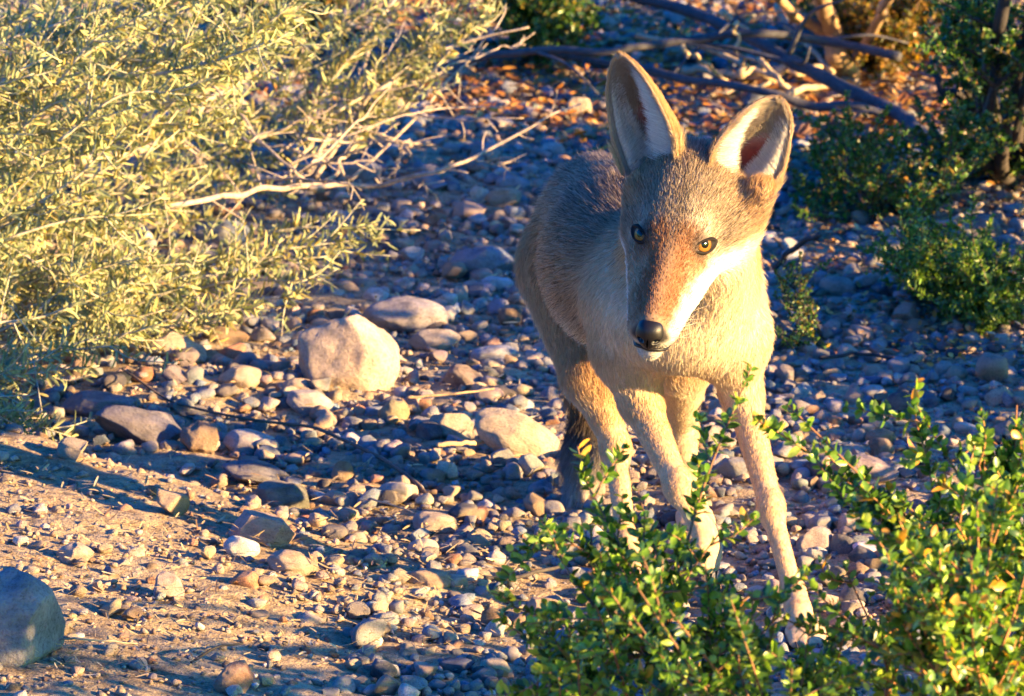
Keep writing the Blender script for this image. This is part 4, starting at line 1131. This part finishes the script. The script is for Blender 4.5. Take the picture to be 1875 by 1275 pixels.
for _ in range(16):      # finer dead twigs among them
    x0, y0 = r_.uniform(430, 640), r_.uniform(180, 340); a_ = r_.uniform(-1.2, .1); l_ = r_.uniform(110, 300)
    BARE.append(([(x0, y0, r_.uniform(.06, .14)), (x0 + l_ * .5 * math.cos(a_) + r_.normal(0, 8), y0 + l_ * .5 * math.sin(a_) + r_.normal(0, 8), r_.uniform(.08, .16)), (x0 + l_ * math.cos(a_), y0 + l_ * math.sin(a_), r_.uniform(.08, .2))], r_.uniform(.0016, .0028), .0007))
for k, (pts, r0, r1) in enumerate(BARE):
    P = path_px(pts, n=36, jit=.005, seed=k + 70); s = np.linspace(0, 1, 36)
    tube(bare, P, .82 * (r0 * (1 - s) + r1 * s), BW, 7, .2)
    for _ in range(7):
        i = r_.integers(5, 34); T_ = nrm(P[i + 1] - P[i]); dd = nrm(T_ * r_.uniform(.3, 1) + r_.normal(0, .7, 3)); ln = r_.uniform(.012, .055)
        q = catmull([P[i], P[i] + dd * ln * .5 + r_.normal(0, .002, 3), P[i] + dd * ln], 7); tube(bare, q, np.linspace(min(r1, .0014), .0006, 7), np.array(BW) * 1.1, 4)
bare.build('bare_branch', M_BARK, salt)

# green creosote bushes
GC = np.array([(.085, .19, .022), (.14, .26, .028), (.045, .11, .016), (.20, .33, .035), (.28, .36, .045), (.03, .08, .014)])
YEL = np.array([(.50, .30, .03), (.45, .22, .03)])
def creosote(name, base, tips, label, r_, Lr, Wd, cols, per_m, side=4, stemc=(.20, .10, .045), r0=.0042, group=None, yellow=.03, spread_o=(.10, .06), sprigs_len=(.03, .07)):
    o = root_empty(name, base); base = np.asarray(base, float)
    tag(o, label, 'bush', group); st_ = Acc(); fo = Acc()
    nl = max(3, len(tips) // 7); limbs = []
    tips = np.asarray(tips)
    idx = r_.choice(len(tips), nl, replace=False)
    for i in idx:
        e = tips[i] * .72 + base * .28
        P = catmull([base + r_.normal(0, .012, 3) * np.array([1, 1, 0]), base * .6 + e * .4 + r_.normal(0, .02, 3), e], 24)
        tube(st_, P, np.linspace(r0, r0 * .45, 24), stemc, 6, .15); limbs.append(P)
    LP = np.concatenate(limbs)
    for T in tips:
        d = np.linalg.norm(LP - T, axis=1) + .6 * np.clip(LP[:, 2] - T[2] + .03, 0, None) * 3
        a = LP[np.argmin(np.abs(d - .12) + .3 * d)]
        mid = (a + T) / 2 + r_.normal(0, .010, 3) + np.array([0, 0, -.004])
        P = catmull([a, mid, T], 22); ln = np.linalg.norm(T - a)
        tube(st_, P, np.linspace(r0 * .42, .0007, 22), stemc, 5)
        spray_leaves(fo, P, r_, max(6, int(ln * per_m)), Lr[0], Lr[1], Wd, cols, .1, 'oval', 1.0, True)
        for _ in range(side):
            k = r_.integers(4, 21); dd = nrm(nrm(P[k] - P[k - 1]) * .8 + r_.normal(0, .7, 3) + np.array([0, 0, .25])); L_ = r_.uniform(*sprigs_len)
            q = catmull([P[k], P[k] + dd * L_ * .5 + r_.normal(0, .003, 3), P[k] + dd * L_], 10); tube(st_, q, np.linspace(.0011, .0005, 10), np.array(stemc) * 1.2, 4)
            spray_leaves(fo, q, r_, max(4, int(L_ * per_m * 1.3)), Lr[0], Lr[1], Wd, cols, .15, 'oval', 1.0, True)
            if r_.random() < yellow: spray_leaves(fo, q, r_, 2, Lr[0] * 1.2, Lr[1] * 1.4, Wd * 1.1, YEL, .6, 'oval', 1.0)
    st_.build('stem', M_BARK, o); fo.build('foliage', M_GREEN, o)
    return o
def region_tips(poly, n, r_, ylo, yhi, avoid=None):
    xs = [p[0] for p in poly]; ys = [p[1] for p in poly]; out = []
    while len(out) < n:
        px, py = r_.uniform(min(xs), max(xs)), r_.uniform(min(ys), max(ys))
        if in_poly(px, py, poly) and not (avoid and in_poly(px, py, avoid)):
            yg = ground_y(px, py)
            y = min(r_.uniform(ylo, yhi), yg - .05); out.append(W(px, py, y))
    return out
r_ = np.random.default_rng(31)
def fg(lst): return [W(px, py, y) for px, py, y in lst]
t1 = fg([(1062, 862, -2.21), (990, 955, -2.25), (1140, 905, -2.23), (1168, 898, -2.21), (1376, 672, -2.21), (1000, 985, -2.27), (930, 1108, -2.30), (960, 1150, -2.30), (1330, 960, -2.25), (1180, 940, -2.25), (1080, 960, -2.23), (985, 1230, -2.35), (1100, 1000, -2.27)])
LEGP = [(1370, 860), (1450, 860), (1540, 1180), (1400, 1100)]
t1 += region_tips([(1020, 1010), (1120, 965), (1210, 1030), (1330, 1040), (1400, 1000), (1500, 1020), (1560, 1330), (1010, 1330), (1040, 1120)], 40, r_, -2.62, -2.20, LEGP)
t1 += region_tips([(925, 1110), (1030, 1060), (1080, 1290), (960, 1290)], 8, r_, -2.48, -2.28)
creosote('creosote_bush', (.17, -2.45, float(terrain(.17, -2.45))), t1, 'green small-leaved bush in front of the coyote\'s legs with a few yellow leaves', r_, (.0080, .0150), .0060, GC, 330, 3, group='green bushes in the foreground', yellow=.16)
t2 = fg([(1678, 742, -2.19), (1690, 770, -2.19), (1440, 740, -2.21), (1500, 812, -2.21), (1560, 880, -2.23), (1800, 775, -2.23), (1862, 742, -2.23), (1790, 840, -2.25), (1845, 800, -2.23), (1725, 850, -2.23), (1640, 910, -2.25), (1462, 800, -2.21), (1520, 870, -2.22), (1875, 820, -2.25), (1700, 930, -2.25), (1610, 960, -2.25)])
t2 += region_tips([(1480, 1010), (1600, 960), (1700, 980), (1780, 900), (1920, 850), (1960, 1300), (1480, 1300)], 54, r_, -2.62, -2.18, LEGP)
t2 += region_tips([(1740, 900), (1940, 840), (1940, 1050), (1740, 1050)], 14, r_, -2.48, -2.22)
creosote('creosote_bush', (.40, -2.42, float(terrain(.40, -2.42))), t2, 'taller green bush with orange stems filling the lower right corner', r_, (.0080, .0155), .0062, GC, 330, 3, stemc=(.32, .14, .045), group='green bushes in the foreground', yellow=.5)

DG = np.array([(.055, .130, .024), (.075, .165, .028), (.10, .19, .03), (.038, .09, .020), (.22, .17, .03)])
MG = np.array([(.085, .175, .028), (.12, .22, .035), (.06, .13, .025), (.16, .24, .04)])
OG = np.array([(.12, .12, .03), (.22, .15, .03), (.30, .16, .03), (.07, .09, .02)])
# tall dark bush at the upper right with trunks
base = G(1845, 335); tR = region_tips([(1640, -60), (2000, -60), (2000, 200), (1875, 330), (1760, 280), (1660, 250), (1690, 150)], 62, r_, base[1] - .35, base[1] + .1)
cb = creosote('creosote_bush', base, tR, 'dark green bush with black trunks at the upper right', r_, (.006, .012), .0055, DG, 420, 4, stemc=(.045, .035, .03), r0=.012, group='dark bushes behind the branches', yellow=.02)
a = Acc()
for pts, r0, r1 in (([(1830, 340, 0), (1826, 250, .07), (1808, 170, .14), (1830, 60, .25), (1850, -60, .35)], .013, .008), ([(1822, 300, .02), (1790, 215, .08), (1750, 180, .12), (1700, 120, .16)], .009, .005), ([(1840, 330, .0), (1860, 240, .09), (1890, 130, .2)], .009, .006)):
    P = path_px(pts, n=26, jit=.006, seed=int(r0 * 1e4)); tube(a, P, np.linspace(r0, r1, 26), (.035, .03, .03), 9, .18)
a.build('trunk', M_BARK, cb)
base = G(1610, 410); tM = region_tips([(1420, 330), (1500, 220), (1620, 230), (1780, 260), (1830, 330), (1700, 350), (1560, 410), (1450, 420)], 52, r_, base[1] - .12, base[1] + .35)
creosote('creosote_bush', base, tM, 'sprawling dark green bush right of the coyote\'s right-hand ear', r_, (.005, .010), .0042, np.vstack([DG, MG[:2], OG[1:2]]), 520, 4, stemc=(.06, .04, .03), r0=.005, group='low bushes at right', yellow=.03)
base = G(1770, 545); tL = region_tips([(1600, 400), (1680, 420), (1800, 440), (1900, 470), (1900, 600), (1790, 610), (1700, 540), (1610, 480)], 70, r_, base[1] - .22, base[1] + .02) + [W(1603, 392, base[1] - .1), W(1598, 448, base[1] - .1), W(1665, 405, base[1] - .08), W(1795, 420, base[1] - .05)]
creosote('creosote_bush', base, tL, 'low bright green sprig bush in the shade at the right edge', r_, (.006, .012), .0036, MG, 520, 3, stemc=(.10, .08, .035), r0=.004, group='low bushes at right', yellow=.06)
base = G(1480, 620); tS = region_tips([(1395, 520), (1440, 480), (1470, 520), (1480, 640), (1430, 680), (1420, 600)], 14, r_, base[1] - .10, base[1] + .0)
creosote('creosote_bush', base, tS, 'thin wispy green seedling close behind the coyote\'s chest', r_, (.004, .008), .003, DG, 380, 2, stemc=(.05, .04, .03), r0=.002, group='low bushes at right')
base = G(985, 95); tT = region_tips([(880, -50), (1060, -50), (1090, 90), (1010, 95), (920, 40)], 50, r_, base[1] - .25, base[1])
creosote('creosote_bush', base, tT, 'dark green bush at the top edge above the level branch', r_, (.006, .012), .0055, DG, 480, 4, stemc=(.05, .04, .03), r0=.005, group='dark bushes behind the branches')
base = G(1590, 120); tO = region_tips([(1450, -60), (1740, -60), (1720, 60), (1640, 130), (1500, 70)], 85, r_, base[1] - .25, base[1] + .25)
ob = creosote('creosote_bush', base, tO, 'orange brown drying bush with a golden trunk at the top right', r_, (.006, .013), .0062, OG, 460, 4, stemc=(.20, .12, .05), r0=.007, group='dark bushes behind the branches', yellow=.2)
a = Acc()
for pts, r0, r1 in (([(1552, 150, 0), (1535, 100, .05), (1512, 40, .10), (1500, -40, .2)], .016, .012), ([(1545, 140, .01), (1500, 60, .08), (1440, 10, .14), (1400, -30, .2)], .010, .006), ([(1555, 145, 0), (1600, 60, .09), (1640, -30, .2)], .009, .006)):
    P = path_px(pts, n=26, jit=.006, seed=int(r0 * 1e4)); tube(a, P, np.linspace(r0, r1, 26), (.40, .26, .13), 9, .2)
a.build('trunk', M_BARK, ob)
base = G(560, 100); tB = region_tips([(380, -50), (640, -50), (640, 60), (560, 110), (400, 90)], 26, r_, base[1] - .15, base[1] + .3)
creosote('creosote_bush', base, tB, 'brown drying bush glimpsed through the gaps of the grey shrub', r_, (.006, .013), .0055, OG, 420, 3, stemc=(.10, .07, .04), r0=.004, group='dark bushes behind the branches')

# ------------------------------------------------------------------ brush added outside the frame, leaves set along sun rays to shade chosen spots
def shade_points():
    r_ = np.random.default_rng(77); pts = []
    ZONES = [  # polygon, targets per million square pixels of picture
        ([(300, 210), (560, 190), (760, 230), (960, 300), (1010, 430), (1020, 760), (900, 700), (760, 620), (720, 560), (560, 545), (520, 640), (400, 600), (300, 520)], 3224),
        ([(1400, 350), (1880, 330), (1880, 400), (1590, 400), (1590, 600), (1880, 640), (1780, 860), (1500, 840), (1420, 700)], 2300),
        ([(1590, 400), (1880, 400), (1880, 640), (1590, 600)], 500),
        ([(1400, 620), (1880, 600), (1880, 860), (1560, 850)], 806),
        ([(-10, 1225), (480, 1215), (980, 1200), (1000, 1290), (-10, 1290)], 1000),
        ([(110, 705), (330, 740), (420, 830), (590, 900), (600, 960), (420, 930), (120, 800)], 500),
        ([(420, 730), (620, 790), (720, 850), (600, 870)], 200),
        ([(620, 300), (1010, 300), (1010, 380), (620, 360)], 1550),
        ([(720, 700), (1010, 730), (1010, 850), (800, 800)], 260),
        ([(840, -20), (1120, -20), (1130, 90), (900, 90)], 1612),
    ]
    for poly, dn in ZONES:
        xs = [p[0] for p in poly]; ys = [p[1] for p in poly]
        n = int((max(xs) - min(xs)) * (max(ys) - min(ys)) * dn / 1e6)
        px = r_.uniform(min(xs), max(xs), n); py = r_.uniform(min(ys), max(ys), n); m = in_poly(px, py, poly)
        pts += [G(a_, b_) for a_, b_ in zip(px[m], py[m])]
    for P, n in ((B1, 30), (B2, 30), (B3, 25)):
        pts += list(P[r_.integers(0, len(P), n)] + r_.normal(0, .006, (n, 3)))
    for tl, n in ((tR, 50),):
        tl = np.array(tl); pts += list(tl[r_.integers(0, len(tl), n)] + r_.normal(0, .03, (n, 3)))
    ry = ground_y(22, 1205)
    pts += [W(r_.uniform(-30, 95), r_.uniform(1030, 1215), ry + r_.uniform(-.02, .05)) for _ in range(150)]
    return np.array(pts)
SP = shade_points()
r_ = np.random.default_rng(78)
x_edge = lambda y: (y - CAM[1]) * 1.03 * (W_PX / 2) / F_PX + .06
d = np.full(len(SP), .3)
for _ in range(60):
    q = SP + SUN * d[:, None]; m = q[:, 0] < x_edge(q[:, 1]) + .05
    d[m] += .06
d += r_.uniform(.02, .75, len(SP))
Q = SP + SUN * d[:, None]
# what stands in the light on its way keeps its light
KEEP = [(hp(0, -.03, 0), .115, .96), (W(1280, 590, -1.1), .10, .9), (W(1360, 680, -1.08), .07, .9), (W(1410, 900, -1.12), .06, .9), (W(1420, 230, yb), .075, .97), (W(1150, 230, yb), .07, .95), (W(1250, 800, -1.05), .10, .8), (W(1090, 720, -.85), .06, .85), (W(1130, 840, -.86), .05, .85),
        (W(1200, 1120, -2.35), .12, .85), (W(1500, 1080, -2.35), .14, .85), (W(1750, 1020, -2.35), .16, .8)]
keep = np.ones(len(Q), bool)
for c_, R_, p_ in KEEP:
    v = np.asarray(c_) - Q; t = v @ -SUN; dist = np.linalg.norm(v + t[:, None] * SUN, axis=1)
    keep &= ~((dist < R_) & (t > 0) & (r_.random(len(Q)) < p_))
Q = Q[keep]; SPk = SP[keep]
ok = Q[:, 2] < 2.2; Q = Q[ok]
# one bush per stretch along the frame's sun side
cuts = np.quantile(Q[:, 1], [0, .2, .4, .6, .8, 1.0]); cuts[-1] += .01
OCC = ['leafy brush outside the right edge, nearest the camera', 'leafy brush outside the right edge beside the lower right bush', 'leafy brush outside the right edge beside the coyote', 'leafy brush outside the right edge beside the low sprig bush', 'leafy brush outside the right edge beside the dark upper bush']
for k in range(5):
    q = Q[(Q[:, 1] >= cuts[k]) & (Q[:, 1] < cuts[k + 1])]
    if len(q) < 5: continue
    bx, by = q[:, 0].mean() + .1, q[:, 1].mean()
    o = root_empty('mesquite_brush', (bx, by, float(terrain(bx, by)))); b0 = np.array(o.location)
    tag(o, OCC[k], 'bush', 'brush outside the frame'); st_ = Acc(); fo = Acc()
    n = len(q)
    leaves(fo, q + r_.normal(0, .004, q.shape), nrm(r_.normal(0, 1, (n, 3))), nrm(SUN + r_.normal(0, .45, (n, 3))), r_.uniform(.020, .034, n), r_.uniform(.012, .019, n), MG[r_.integers(0, 4, n)], 'oval', .1, .2)
    hubs = []
    for i in r_.choice(n, min(n, 26), replace=False):
        e = q[i]; P = catmull([b0 + r_.normal(0, .02, 3) * np.array([1, 1, 0]), b0 * .5 + e * .5 + np.array([.04, 0, .05]) + r_.normal(0, .03, 3), e], 16)
        ok_ = P[:, 0] > x_edge(P[:, 1]) + .02
        P = P[ok_]
        if len(P) < 4: continue
        tube(st_, P, np.linspace(.008, .0025, len(P)), (.10, .08, .06), 6, .1); hubs.append(P)
    H = np.concatenate(hubs)
    for i in range(n):
        j = np.argmin(np.linalg.norm(H - q[i], axis=1))
        if i % 3 == 0: tube(st_, np.array([H[j], (H[j] + q[i]) / 2 + np.array([0, 0, .006]), q[i]]), [.0016, .0011, .0006], (.12, .10, .06), 3)
    st_.build('stem', M_BARK, o); fo.build('foliage', M_GREEN, o)
